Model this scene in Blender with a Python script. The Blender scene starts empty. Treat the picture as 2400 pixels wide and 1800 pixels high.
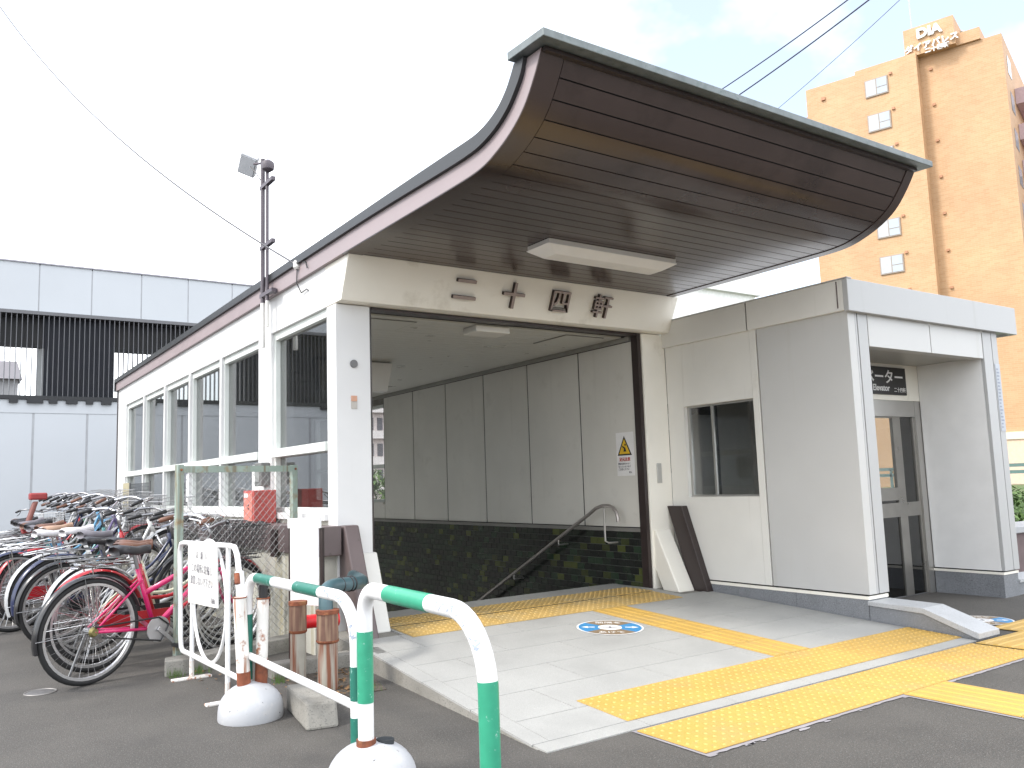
import bpy, math, random
from mathutils import Vector, Matrix
R = math.radians
random.seed(24)
S = bpy.context.scene
COL = S.collection

# ------------------------------------------------------------------ camera
cam_d = bpy.data.cameras.new('camera')
cam = bpy.data.objects.new('camera', cam_d)
COL.objects.link(cam)
S.camera = cam
cam_d.sensor_width = 36.0
cam_d.lens = 29.694
cam_d.clip_start = 0.05
cam_d.clip_end = 2000
yaw, pitch, roll = R(34.699), R(6.684), R(-1.936)
cf = Vector((math.sin(yaw)*math.cos(pitch), math.cos(yaw)*math.cos(pitch), math.sin(pitch)))
cr = Vector((math.cos(yaw), -math.sin(yaw), 0))
cu = cr.cross(cf)
cr2 = cr*math.cos(roll) + cu*math.sin(roll)
cu2 = -cr*math.sin(roll) + cu*math.cos(roll)
m = Matrix(((cr2.x, cu2.x, -cf.x, 0), (cr2.y, cu2.y, -cf.y, 0), (cr2.z, cu2.z, -cf.z, 1.25), (0, 0, 0, 1)))
cam.matrix_world = m

# ------------------------------------------------------------------ sky and sun
SUN = Vector((-0.91, 0.125, 1.0)).normalized()
EL = math.asin(SUN.z)
AZ = math.atan2(SUN.x, SUN.y)
W = bpy.data.worlds.new('World'); S.world = W
W.use_nodes = True
nt = W.node_tree; nt.nodes.clear()
wo = nt.nodes.new('ShaderNodeOutputWorld')
bg = nt.nodes.new('ShaderNodeBackground')
sky = nt.nodes.new('ShaderNodeTexSky'); sky.sky_type = 'NISHITA'
sky.sun_disc = False; sky.sun_elevation = EL; sky.sun_rotation = AZ
sky.air_density = 1.0; sky.dust_density = 1.5; sky.ozone_density = 1.0
tc = nt.nodes.new('ShaderNodeTexCoord')
sep = nt.nodes.new('ShaderNodeSeparateXYZ')
# clouds: project the view direction on a plane overhead, soft noise cover
mp = nt.nodes.new('ShaderNodeMapping'); mp.inputs['Location'].default_value = (1.859062658947177, 9.92543412176065, 8.5994652879529); mp.inputs['Scale'].default_value = (1, 1, 1.7)
n1 = nt.nodes.new('ShaderNodeTexNoise'); n1.inputs['Scale'].default_value = 1.1; n1.inputs['Detail'].default_value = 7; n1.inputs['Roughness'].default_value = 0.55
rmp = nt.nodes.new('ShaderNodeValToRGB')
rmp.color_ramp.elements[0].position = 0.36; rmp.color_ramp.elements[0].color = (0.16, 0.16, 0.16, 1)
rmp.color_ramp.elements[1].position = 0.58; rmp.color_ramp.elements[1].color = (1, 1, 1, 1)
mix = nt.nodes.new('ShaderNodeMix'); mix.data_type = 'RGBA'
mix.inputs['B'].default_value = (10.2, 10.35, 10.6, 1)
nt.links.new(tc.outputs['Generated'], mp.inputs['Vector'])
nt.links.new(mp.outputs['Vector'], n1.inputs['Vector'])
nt.links.new(n1.outputs['Fac'], rmp.inputs['Fac'])
nt.links.new(rmp.outputs['Color'], mix.inputs['Factor'])
nt.links.new(sky.outputs['Color'], mix.inputs['A'])
nt.links.new(mix.outputs['Result'], bg.inputs['Color'])
bg.inputs['Strength'].default_value = 0.15
nt.links.new(bg.outputs['Background'], wo.inputs['Surface'])

sl = bpy.data.lights.new('sun', 'SUN'); sl.energy = 1.5; sl.angle = R(10.0); sl.color = (1, 0.95, 0.88)
so = bpy.data.objects.new('sun', sl); COL.objects.link(so)
so.rotation_euler = SUN.to_track_quat('Z', 'Y').to_euler()
so.location = (0, 0, 30)
S.view_settings.view_transform = 'Standard'
S.view_settings.look = 'None'
S.view_settings.gamma = 1.0
S.view_settings.use_curve_mapping = False
S.view_settings.exposure = 1.05

# ------------------------------------------------------------------ materials
MATS = {}
def mat(name, col, rough=0.6, metal=0.0, var=0.08, vscale=6.0, bump=0.0, bscale=60.0, speck=None, stain=None, coat=0.0, streak=None, spec=None, uvlike='Object'):
    """procedural material: base colour with noise variation, optional specks, stains (patches) and vertical streaks"""
    if name in MATS: return MATS[name]
    M = bpy.data.materials.new(name); M.use_nodes = True
    t = M.node_tree; N = t.nodes; L = t.links
    b = N['Principled BSDF']
    b.inputs['Roughness'].default_value = rough
    b.inputs['Metallic'].default_value = metal
    if coat: b.inputs['Coat Weight'].default_value = coat; b.inputs['Coat Roughness'].default_value = 0.12
    if spec is not None: b.inputs['Specular IOR Level'].default_value = spec
    c = N.new('ShaderNodeTexCoord')
    geo = N.new('ShaderNodeNewGeometry')
    vec = geo.outputs['Position']
    cur = None
    n = N.new('ShaderNodeTexNoise'); n.inputs['Scale'].default_value = vscale; n.inputs['Detail'].default_value = 5
    L.new(vec, n.inputs['Vector'])
    r = N.new('ShaderNodeMapRange'); r.inputs['From Min'].default_value = 0.3; r.inputs['From Max'].default_value = 0.7
    r.inputs['To Min'].default_value = 1-var; r.inputs['To Max'].default_value = 1+var
    L.new(n.outputs['Fac'], r.inputs['Value'])
    mx = N.new('ShaderNodeMix'); mx.data_type = 'RGBA'; mx.blend_type = 'MULTIPLY'; mx.inputs['Factor'].default_value = 1
    mx.inputs['A'].default_value = (*col, 1)
    L.new(r.outputs['Result'], mx.inputs['B'])
    cur = mx.outputs['Result']
    if speck:
        for (sc, colr, lo, hi) in speck:
            v = N.new('ShaderNodeTexNoise'); v.inputs['Scale'].default_value = sc; v.inputs['Detail'].default_value = 2
            L.new(vec, v.inputs['Vector'])
            q = N.new('ShaderNodeMapRange'); q.inputs['From Min'].default_value = lo; q.inputs['From Max'].default_value = hi
            L.new(v.outputs['Fac'], q.inputs['Value'])
            k = N.new('ShaderNodeMix'); k.data_type = 'RGBA'; k.inputs['B'].default_value = (*colr, 1)
            L.new(q.outputs['Result'], k.inputs['Factor']); L.new(cur, k.inputs['A']); cur = k.outputs['Result']
    if stain:
        for (sc, colr, lo, hi) in stain:
            v = N.new('ShaderNodeTexNoise'); v.inputs['Scale'].default_value = sc; v.inputs['Detail'].default_value = 8; v.inputs['Roughness'].default_value = 0.65
            L.new(vec, v.inputs['Vector'])
            q = N.new('ShaderNodeMapRange'); q.inputs['From Min'].default_value = lo; q.inputs['From Max'].default_value = hi
            L.new(v.outputs['Fac'], q.inputs['Value'])
            k = N.new('ShaderNodeMix'); k.data_type = 'RGBA'; k.inputs['B'].default_value = (*colr, 1)
            L.new(q.outputs['Result'], k.inputs['Factor']); L.new(cur, k.inputs['A']); cur = k.outputs['Result']
    if streak:
        (colr, lo, hi, sx) = streak
        mpn = N.new('ShaderNodeMapping'); mpn.inputs['Scale'].default_value = (sx, sx, sx*0.06)
        L.new(vec, mpn.inputs['Vector'])
        v = N.new('ShaderNodeTexNoise'); v.inputs['Scale'].default_value = 1.0; v.inputs['Detail'].default_value = 6
        L.new(mpn.outputs['Vector'], v.inputs['Vector'])
        q = N.new('ShaderNodeMapRange'); q.inputs['From Min'].default_value = lo; q.inputs['From Max'].default_value = hi
        L.new(v.outputs['Fac'], q.inputs['Value'])
        k = N.new('ShaderNodeMix'); k.data_type = 'RGBA'; k.inputs['B'].default_value = (*colr, 1)
        L.new(q.outputs['Result'], k.inputs['Factor']); L.new(cur, k.inputs['A']); cur = k.outputs['Result']
    L.new(cur, b.inputs['Base Color'])
    if bump:
        v = N.new('ShaderNodeTexNoise'); v.inputs['Scale'].default_value = bscale; v.inputs['Detail'].default_value = 4
        L.new(vec, v.inputs['Vector'])
        bn = N.new('ShaderNodeBump'); bn.inputs['Strength'].default_value = bump; bn.inputs['Distance'].default_value = 0.01
        L.new(v.outputs['Fac'], bn.inputs['Height']); L.new(bn.outputs['Normal'], b.inputs['Normal'])
    # roughness variation
    q = N.new('ShaderNodeMapRange'); q.inputs['To Min'].default_value = max(0.02, rough-0.08); q.inputs['To Max'].default_value = min(1, rough+0.08)
    L.new(n.outputs['Fac'], q.inputs['Value']); L.new(q.outputs['Result'], b.inputs['Roughness'])
    MATS[name] = M
    return M

def glass_mat(name, tint=(0.75, 0.8, 0.8), ior=1.5, extra=0.0):
    if name in MATS: return MATS[name]
    M = bpy.data.materials.new(name); M.use_nodes = True
    t = M.node_tree; N = t.nodes; L = t.links; N.clear()
    o = N.new('ShaderNodeOutputMaterial'); tr = N.new('ShaderNodeBsdfTransparent'); tr.inputs['Color'].default_value = (*tint, 1)
    gl = N.new('ShaderNodeBsdfGlossy'); gl.inputs['Roughness'].default_value = 0.01; gl.inputs['Color'].default_value = (0.95, 0.95, 0.95, 1)
    fr = N.new('ShaderNodeFresnel'); gq = N.new('ShaderNodeNewGeometry'); ir = N.new('ShaderNodeMapRange')
    ir.inputs['To Min'].default_value = ior; ir.inputs['To Max'].default_value = 1/ior; L.new(gq.outputs['Backfacing'], ir.inputs['Value']); L.new(ir.outputs['Result'], fr.inputs['IOR'])
    ad = N.new('ShaderNodeMath'); ad.operation = 'ADD'; ad.inputs[1].default_value = extra; ad.use_clamp = True
    mi = N.new('ShaderNodeMixShader')
    L.new(fr.outputs['Fac'], ad.inputs[0]); L.new(ad.outputs['Value'], mi.inputs['Fac'])
    L.new(tr.outputs['BSDF'], mi.inputs[1]); L.new(gl.outputs['BSDF'], mi.inputs[2]); L.new(mi.outputs['Shader'], o.inputs['Surface'])
    MATS[name] = M
    return M

def brick_mat(name, c1, c2, mortar, bw, bh, rough=0.7):
    M = bpy.data.materials.new(name); M.use_nodes = True
    t = M.node_tree; N = t.nodes; L = t.links; b = N['Principled BSDF']; b.inputs['Roughness'].default_value = rough
    tcn = N.new('ShaderNodeTexCoord'); sp = N.new('ShaderNodeSeparateXYZ'); cb = N.new('ShaderNodeCombineXYZ')
    ad = N.new('ShaderNodeMath'); ad.operation = 'ADD'
    L.new(tcn.outputs['Object'], sp.inputs['Vector'])
    L.new(sp.outputs['X'], ad.inputs[0]); L.new(sp.outputs['Y'], ad.inputs[1])
    L.new(ad.outputs['Value'], cb.inputs['X']); L.new(sp.outputs['Z'], cb.inputs['Y'])
    br = N.new('ShaderNodeTexBrick'); br.inputs['Color1'].default_value = (*c1, 1); br.inputs['Color2'].default_value = (*c2, 1); br.inputs['Mortar'].default_value = (*mortar, 1)
    br.inputs['Scale'].default_value = 1.0; br.inputs['Brick Width'].default_value = bw; br.inputs['Row Height'].default_value = bh; br.inputs['Mortar Size'].default_value = bh*0.07
    L.new(cb.outputs['Vector'], br.inputs['Vector'])
    n = N.new('ShaderNodeTexNoise'); n.inputs['Scale'].default_value = 0.35; n.inputs['Detail'].default_value = 6
    L.new(tcn.outputs['Object'], n.inputs['Vector'])
    r = N.new('ShaderNodeMapRange'); r.inputs['From Min'].default_value = 0.3; r.inputs['From Max'].default_value = 0.7; r.inputs['To Min'].default_value = 0.9; r.inputs['To Max'].default_value = 1.08
    L.new(n.outputs['Fac'], r.inputs['Value'])
    mx = N.new('ShaderNodeMix'); mx.data_type = 'RGBA'; mx.blend_type = 'MULTIPLY'; mx.inputs['Factor'].default_value = 1
    L.new(br.outputs['Color'], mx.inputs['A']); L.new(r.outputs['Result'], mx.inputs['B']); L.new(mx.outputs['Result'], b.inputs['Base Color'])
    return M

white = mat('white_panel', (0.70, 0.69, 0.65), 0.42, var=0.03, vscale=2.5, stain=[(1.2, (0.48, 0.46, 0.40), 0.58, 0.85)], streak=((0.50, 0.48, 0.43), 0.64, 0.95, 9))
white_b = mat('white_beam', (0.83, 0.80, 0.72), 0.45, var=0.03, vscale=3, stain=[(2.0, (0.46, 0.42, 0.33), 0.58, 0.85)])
white_fr = mat('white_front_darkened', (0.42, 0.425, 0.425), 0.4, var=0.025, vscale=2, streak=((0.34, 0.335, 0.31), 0.62, 0.92, 7))  # same panel paint, darkened in colour to offset strong light on the front
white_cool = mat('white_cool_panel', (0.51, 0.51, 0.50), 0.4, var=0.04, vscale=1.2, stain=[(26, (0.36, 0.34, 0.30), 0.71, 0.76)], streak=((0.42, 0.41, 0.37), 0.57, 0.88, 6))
facade_w = mat('facade_white', (0.68, 0.68, 0.675), 0.5, var=0.03, vscale=3, streak=((0.55, 0.54, 0.52), 0.62, 0.9, 8))
frame_w = mat('window_frame_paint', (0.66, 0.69, 0.66), 0.45, var=0.05, stain=[(9, (0.45, 0.42, 0.34), 0.63, 0.8)])
inwall = mat('interior_panel', (0.60, 0.585, 0.54), 0.34, var=0.05, vscale=1.5, stain=[(4, (0.50, 0.485, 0.44), 0.58, 0.85), (22, (0.42, 0.40, 0.37), 0.70, 0.76)], streak=((0.50, 0.485, 0.44), 0.60, 0.9, 6))
inceil = mat('interior_ceiling', (0.47, 0.465, 0.42), 0.3, var=0.04, vscale=3)
brown = mat('brown_metal', (0.054, 0.037, 0.033), 0.24, metal=0.0, var=0.12, vscale=1.6, stain=[(1.7, (0.030, 0.020, 0.018), 0.52, 0.75)], spec=0.65)
brown_f = mat('brown_fascia_sunlit', (0.30, 0.245, 0.25), 0.45, var=0.05, vscale=3)  # same paint as the soffit, its sunlit paleness put into the colour
brown_d = mat('brown_dark', (0.030, 0.020, 0.019), 0.35, var=0.1)
brown_leg = mat('brown_skirting', (0.115, 0.088, 0.087), 0.42, var=0.08, vscale=5, stain=[(14, (0.06, 0.045, 0.04), 0.62, 0.72)])
dark_roof = mat('roofing_dark', (0.028, 0.030, 0.032), 0.45, var=0.2)
capm = mat('cap_metal', (0.15, 0.17, 0.17), 0.4, metal=0.3, var=0.18, vscale=12, stain=[(20, (0.10, 0.13, 0.125), 0.52, 0.7)])
black = mat('black_gap', (0.012, 0.012, 0.012), 0.7)
asphalt = mat('asphalt', (0.073, 0.067, 0.060), 0.88, var=0.20, vscale=1.7, bump=0.55, bscale=170, speck=[(85, (0.115, 0.110, 0.102), 0.56, 0.72), (190, (0.22, 0.21, 0.20), 0.60, 0.72), (110, (0.028, 0.044, 0.043), 0.60, 0.72)], stain=[(0.9, (0.048, 0.046, 0.044), 0.54, 0.75), (13, (0.036, 0.034, 0.032), 0.70, 0.73), (16, (0.15, 0.145, 0.13), 0.735, 0.76)])
granite = mat('granite_light', (0.36, 0.36, 0.345), 0.55, var=0.06, vscale=2.2, bump=0.08, bscale=200, speck=[(220, (0.24, 0.24, 0.235), 0.55, 0.72), (260, (0.56, 0.56, 0.55), 0.6, 0.74)], stain=[(1.6, (0.29, 0.29, 0.28), 0.50, 0.8), (24, (0.15, 0.145, 0.14), 0.71, 0.75)])
grout = mat('grout', (0.17, 0.165, 0.155), 0.9)
granite_d = mat('granite_dark', (0.20, 0.21, 0.225), 0.45, var=0.1, vscale=3, speck=[(150, (0.10, 0.105, 0.115), 0.53, 0.68), (190, (0.36, 0.37, 0.39), 0.58, 0.72)], stain=[(2.0, (0.12, 0.125, 0.13), 0.55, 0.8)])
granite_m = mat('granite_coping', (0.42, 0.43, 0.44), 0.5, var=0.06, speck=[(170, (0.24, 0.245, 0.25), 0.56, 0.7)])
yellow = mat('tactile_yellow', (0.50, 0.315, 0.075), 0.55, var=0.06, vscale=4, stain=[(2.2, (0.40, 0.28, 0.11), 0.52, 0.8), (30, (0.34, 0.25, 0.12), 0.60, 0.74), (9, (0.30, 0.23, 0.12), 0.66, 0.74)])
yellow_o = mat('tactile_yellow_worn', (0.48, 0.32, 0.105), 0.6, var=0.1, vscale=5, stain=[(4.0, (0.36, 0.29, 0.16), 0.48, 0.75)])
adhesive = mat('tile_adhesive', (0.27, 0.255, 0.27), 0.8, var=0.1)
concrete = mat('concrete', (0.25, 0.24, 0.215), 0.85, var=0.12, vscale=5, bump=0.35, bscale=70, stain=[(3.5, (0.14, 0.13, 0.11), 0.50, 0.75)], speck=[(110, (0.13, 0.125, 0.115), 0.58, 0.7)])
concrete_y = mat('concrete_aged', (0.50, 0.49, 0.43), 0.85, var=0.1, vscale=3, bump=0.2, bscale=60, stain=[(2.4, (0.36, 0.32, 0.19), 0.55, 0.75), (6, (0.22, 0.2, 0.17), 0.62, 0.75)], streak=((0.33, 0.29, 0.17), 0.55, 0.75, 10))
soil = mat('soil', (0.09, 0.075, 0.06), 0.95, var=0.3, vscale=20, bump=0.8, bscale=50)
paint_w = mat('pipe_white_paint', (0.78, 0.78, 0.78), 0.38, var=0.03, vscale=12, stain=[(38, (0.40, 0.36, 0.32), 0.66, 0.70)])
paint_g = mat('pipe_green_band', (0.036, 0.30, 0.18), 0.35, var=0.08, vscale=20, stain=[(42, (0.30, 0.50, 0.42), 0.62, 0.68)])
paint_gd = mat('pipe_green_band_dark', (0.018, 0.15, 0.11), 0.38, var=0.08, vscale=20, stain=[(42, (0.22, 0.40, 0.35), 0.62, 0.68)])
dome_w = mat('dome_white_paint', (0.42, 0.43, 0.45), 0.5, var=0.04, vscale=8, bump=0.12, bscale=40, stain=[(34, (0.10, 0.095, 0.09), 0.645, 0.68), (9, (0.50, 0.49, 0.48), 0.58, 0.72)])
rust = mat('rust', (0.20, 0.062, 0.030), 0.85, var=0.35, vscale=16, bump=0.4, bscale=60, stain=[(11, (0.34, 0.16, 0.07), 0.55, 0.7), (7, (0.075, 0.032, 0.022), 0.56, 0.7)])
rust_w = mat('rusty_white_paint', (0.74, 0.72, 0.68), 0.55, var=0.05, vscale=10, stain=[(13, (0.30, 0.10, 0.035), 0.55, 0.66)], streak=((0.33, 0.12, 0.05), 0.56, 0.68, 34))
pipe_g = mat('grey_pipe_rust_stained', (0.36, 0.34, 0.29), 0.7, var=0.1, vscale=9, streak=((0.20, 0.075, 0.04), 0.47, 0.62, 26))
teal = mat('teal_pipe', (0.055, 0.105, 0.12), 0.35, var=0.15, vscale=14)
fence_g = mat('fence_green_paint', (0.27, 0.335, 0.29), 0.55, var=0.08, vscale=10, stain=[(9, (0.24, 0.17, 0.085), 0.52, 0.66)], streak=((0.17, 0.13, 0.08), 0.52, 0.72, 22))
wire_m = mat('galvanised_wire', (0.42, 0.43, 0.42), 0.45, metal=0.6, var=0.1)
steel = mat('stainless_steel', (0.50, 0.49, 0.47), 0.38, metal=0.9, var=0.04)
chrome = mat('chrome', (0.62, 0.62, 0.63), 0.18, metal=1.0, var=0.03)
alu = mat('aluminium', (0.60, 0.60, 0.61), 0.35, metal=0.9, var=0.03)
rubber = mat('rubber', (0.018, 0.018, 0.019), 0.75, var=0.15, vscale=30)
plastic_k = mat('black_plastic', (0.02, 0.02, 0.022), 0.45, var=0.1)
plastic_w = mat('white_plastic', (0.74, 0.73, 0.70), 0.45, var=0.03)
red_p = mat('red_paint', (0.42, 0.075, 0.065), 0.5, var=0.07, vscale=10, stain=[(14, (0.52, 0.22, 0.20), 0.56, 0.72)])
red_v = mat('red_plastic', (0.62, 0.012, 0.018), 0.4)
paper_w = mat('white_sheet', (0.80, 0.80, 0.80), 0.5, var=0.02)
ink = mat('ink_black', (0.02, 0.02, 0.022), 0.6)
ink_f = mat('ink_faded', (0.20, 0.195, 0.215), 0.6, var=0.5, vscale=60)
ink_r = mat('ink_red', (0.45, 0.07, 0.05), 0.6)
blue_p = mat('print_blue', (0.045, 0.24, 0.50), 0.45)
brown_p = mat('print_brown', (0.23, 0.165, 0.10), 0.5)
sign_y = mat('print_yellow', (0.70, 0.44, 0.02), 0.5)
letter_m = mat('bronze_letter', (0.33, 0.27, 0.25), 0.45, metal=0.2, var=0.1, vscale=20)
letter_d = mat('letter_side_brown', (0.05, 0.033, 0.028), 0.6)
dark_g = mat('dark_louvre', (0.016, 0.017, 0.020), 0.5)
navy_g = mat('dark_backing', (0.022, 0.026, 0.038), 0.6)
slat_m = mat('louvre_slat', (0.115, 0.115, 0.125), 0.4, metal=0.3)
grey_w = mat('grey_building_panel', (0.50, 0.525, 0.555), 0.5, var=0.03, vscale=0.6)
grey_j = mat('grey_joint', (0.37, 0.38, 0.40), 0.6)
leaf = mat('leaf', (0.055, 0.105, 0.022), 0.6, var=0.35, vscale=3)
leaf2 = mat('leaf_light', (0.10, 0.17, 0.04), 0.6, var=0.35, vscale=3)
grass_m = mat('grass', (0.095, 0.135, 0.05), 0.9, var=0.3, vscale=2)
bark = mat('bark', (0.10, 0.075, 0.055), 0.9, var=0.2, vscale=10)
glass = glass_mat('window_glass', (0.50, 0.515, 0.515), 1.52, 0.13)
glass_e = glass_mat('elevator_glass', (0.92, 0.93, 0.93), 1.5, 0.03)
glass_far = mat('far_glass', (0.38, 0.42, 0.46), 0.15, var=0.1, vscale=0.5)
tile_c = [mat('tile_black', (0.012, 0.014, 0.013), 0.16), mat('tile_green_black', (0.016, 0.024, 0.017), 0.16), mat('tile_dark_green', (0.022, 0.040, 0.024), 0.18),
          mat('tile_olive', (0.070, 0.082, 0.024), 0.2), mat('tile_olive_dark', (0.042, 0.050, 0.018), 0.2)]

# ------------------------------------------------------------------ mesh helpers
ORG = {}
class MB:
    def __init__(s): s.v = []; s.f = []
    def add(s, vs, fs):
        o = len(s.v); s.v += [tuple(p) for p in vs]; s.f += [tuple(i+o for i in f) for f in fs]; return s
    def box(s, x0, x1, y0, y1, z0, z1):
        return s.add([(x0,y0,z0),(x1,y0,z0),(x1,y1,z0),(x0,y1,z0),(x0,y0,z1),(x1,y0,z1),(x1,y1,z1),(x0,y1,z1)],
                     [(0,3,2,1),(4,5,6,7),(0,1,5,4),(1,2,6,5),(2,3,7,6),(3,0,4,7)])
    def hexa(s, p):
        return s.add(p, [(0,3,2,1),(4,5,6,7),(0,1,5,4),(1,2,6,5),(2,3,7,6),(3,0,4,7)])
    def prism_x(s, poly, x0, x1):        # poly of (y,z), counter-clockwise seen from +x
        n = len(poly)
        vs = [(x0,y,z) for y,z in poly]+[(x1,y,z) for y,z in poly]
        fs = [tuple(range(n))[::-1], tuple(range(n,2*n))]+[(i,(i+1)%n,n+(i+1)%n,n+i) for i in range(n)]
        return s.add(vs, fs)
    def prism_z(s, poly, z0, z1):        # poly of (x,y) counter-clockwise
        n = len(poly)
        vs = [(x,y,z0) for x,y in poly]+[(x,y,z1) for x,y in poly]
        return s.add(vs, [tuple(range(n))[::-1], tuple(range(n,2*n))]+[(i,(i+1)%n,n+(i+1)%n,n+i) for i in range(n)])
    def strip_x(s, A, B, x0, x1):        # slab between two curves A (lower) and B (upper), lists of (y,z) of equal length
        n = len(A)
        vs = []
        for (a,b) in zip(A,B): vs += [(x0,*a),(x1,*a),(x0,*b),(x1,*b)]
        fs = []
        for i in range(n-1):
            p = 4*i; q = p+4
            fs += [(p,p+1,q+1,q),(p+2,q+2,q+3,p+3),(p,q,q+2,p+2),(p+1,p+3,q+3,q+1)]
        fs += [(0,2,3,1),(4*n-4,4*n-3,4*n-1,4*n-2)]
        return s.add(vs, fs)
    def tube(s, pts, r, n=10, cap=True):
        pts = [Vector(p) for p in pts]; k = len(pts); rs = r if isinstance(r,(list,tuple)) else [r]*k
        ds = []
        for i in range(k):
            a = pts[max(i-1,0)]; b = pts[min(i+1,k-1)]; ds.append((b-a).normalized())
        up = Vector((0,0,1)) if abs(ds[0].z) < 0.9 else Vector((1,0,0))
        u = ds[0].cross(up).normalized(); vs = []
        for i in range(k):
            u = (u-ds[i]*u.dot(ds[i])).normalized(); w = ds[i].cross(u)
            for j in range(n):
                a = 2*math.pi*j/n; vs.append(pts[i]+(u*math.cos(a)+w*math.sin(a))*rs[i])
        fs = [(i*n+j, i*n+(j+1)%n, (i+1)*n+(j+1)%n, (i+1)*n+j) for i in range(k-1) for j in range(n)]
        if cap: fs += [tuple(range(n))[::-1], tuple(range((k-1)*n,k*n))]
        return s.add(vs, fs)
    def ring(s, c, ax, rad, r, n=40, m=8):   # torus
        c = Vector(c); ax = Vector(ax).normalized(); up = Vector((0,0,1)) if abs(ax.z)<0.9 else Vector((1,0,0))
        u = ax.cross(up).normalized(); w = ax.cross(u); vs = []
        for i in range(n):
            a = 2*math.pi*i/n; d = u*math.cos(a)+w*math.sin(a)
            for j in range(m):
                b = 2*math.pi*j/m; vs.append(c+d*(rad+r*math.cos(b))+ax*(r*math.sin(b)))
        fs = [(i*m+j,((i+1)%n)*m+j,((i+1)%n)*m+(j+1)%m,i*m+(j+1)%m) for i in range(n) for j in range(m)]
        return s.add(vs, fs)
    def lathe(s, prof, c=(0,0,0), n=32):   # prof of (r,z) bottom to top
        vs = []; k = len(prof)
        for (r,z) in prof:
            for j in range(n):
                a = 2*math.pi*j/n; vs.append((c[0]+r*math.cos(a), c[1]+r*math.sin(a), c[2]+z))
        fs = [(i*n+j,i*n+(j+1)%n,(i+1)*n+(j+1)%n,(i+1)*n+j) for i in range(k-1) for j in range(n)]
        fs += [tuple(range(n))[::-1], tuple(range((k-1)*n,k*n))]
        return s.add(vs, fs)
    def obox(s, c, ex, ey, ez):           # centre and three half-extent vectors
        c = Vector(c); ex = Vector(ex); ey = Vector(ey); ez = Vector(ez)
        return s.hexa([c-ex-ey-ez,c+ex-ey-ez,c+ex+ey-ez,c-ex+ey-ez,c-ex-ey+ez,c+ex-ey+ez,c+ex+ey+ez,c-ex+ey+ez])
    def mesh(s, name, o=(0,0,0), smooth=False):
        me = bpy.data.meshes.new(name)
        me.from_pydata([(p[0]-o[0],p[1]-o[1],p[2]-o[2]) for p in s.v], [], s.f); me.validate(); me.update()
        if smooth: me.polygons.foreach_set('use_smooth', [True]*len(me.polygons))
        return me
    def build(s, name, m, parent=None, smooth=False, bevel=0.0, base=None):
        """one mesh object; vertices are given in world space (or in the space of the parent's root)"""
        o = ORG.get(parent.name, (0,0,0)) if parent else (base or (0,0,0))
        ob = bpy.data.objects.new(name, s.mesh(name, o, smooth)); COL.objects.link(ob)
        ob.data.materials.append(m)
        if parent: ob.parent = parent
        else: ob.location = o
        ORG[ob.name] = o
        if bevel:
            b = ob.modifiers.new('bevel', 'BEVEL'); b.width = bevel; b.segments = 2; b.limit_method = 'ANGLE'; b.angle_limit = R(40)
        if smooth:
            try: ob.data.set_sharp_from_angle(angle=R(40))
            except Exception: pass
        return ob

def tag(o, label=None, cat=None, group=None, kind=None):
    if label: o['label'] = label
    if cat: o['category'] = cat
    if group: o['group'] = group
    if kind: o['kind'] = kind
    return o
def thing(name, loc, label, cat, group=None, rotz=0.0, local=False):
    e = bpy.data.objects.new(name, None); COL.objects.link(e); e.location = loc; e.rotation_euler = (0,0,rotz); e.empty_display_size = 0.1
    ORG[e.name] = (0,0,0) if local else tuple(loc)
    return tag(e, label, cat, group)
def place(me, name, m, parent, loc=(0,0,0), rot=None):   # object sharing mesh data, loc given in world
    ob = bpy.data.objects.new(name, me); COL.objects.link(ob); ob.parent = parent
    o = ORG.get(parent.name,(0,0,0)) if parent else (0,0,0)
    ob.location = (loc[0]-o[0], loc[1]-o[1], loc[2]-o[2])
    if rot: ob.rotation_euler = rot
    if len(me.materials) == 0: me.materials.append(m)
    if me.materials[0] is not m:
        ob.material_slots[0].link = 'OBJECT'; ob.material_slots[0].material = m
    return ob
def text(body, size, pos, right, up, m, parent, name='lettering', depth=0.002, bold=0.0, align='LEFT', sx=1.0, side=None):
    c = bpy.data.curves.new('txt','FONT'); c.body = body; c.size = size; c.extrude = depth/2; c.offset = bold; c.align_x = align; c.resolution_u = 3
    t = bpy.data.objects.new('txt', c); COL.objects.link(t)
    dg = bpy.context.evaluated_depsgraph_get(); me = bpy.data.meshes.new_from_object(t.evaluated_get(dg))
    bpy.data.objects.remove(t); bpy.data.curves.remove(c)
    right = Vector(right).normalized(); up = Vector(up).normalized(); nn = right.cross(up); o = Vector(ORG.get(parent.name,(0,0,0)))
    pos = Vector(pos)
    for v in me.vertices:
        p = pos+right*v.co.x*sx+up*v.co.y+nn*(v.co.z+depth/2); v.co = p-o
    me.name = name
    me.materials.clear(); me.materials.append(m)
    if side:
        me.materials.append(side)
        for p in me.polygons:
            if abs(p.normal.dot(nn)) < 0.7: p.material_index = 1
    ob = bpy.data.objects.new(name, me); COL.objects.link(ob); ob.parent = parent
    ORG[ob.name] = tuple(o)
    return ob
def crv(pts, n=6):                      # Catmull-Rom through points
    out = []; P = [pts[0]]+list(pts)+[pts[-1]]
    for i in range(1, len(P)-2):
        for k in range(n):
            t = k/n; a,b,c,d = P[i-1],P[i],P[i+1],P[i+2]
            out.append(tuple(0.5*((2*b[j])+(-a[j]+c[j])*t+(2*a[j]-5*b[j]+4*c[j]-d[j])*t*t+(-a[j]+3*b[j]-3*c[j]+d[j])*t*t*t) for j in range(len(b))))
    out.append(tuple(pts[-1])); return out
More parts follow.
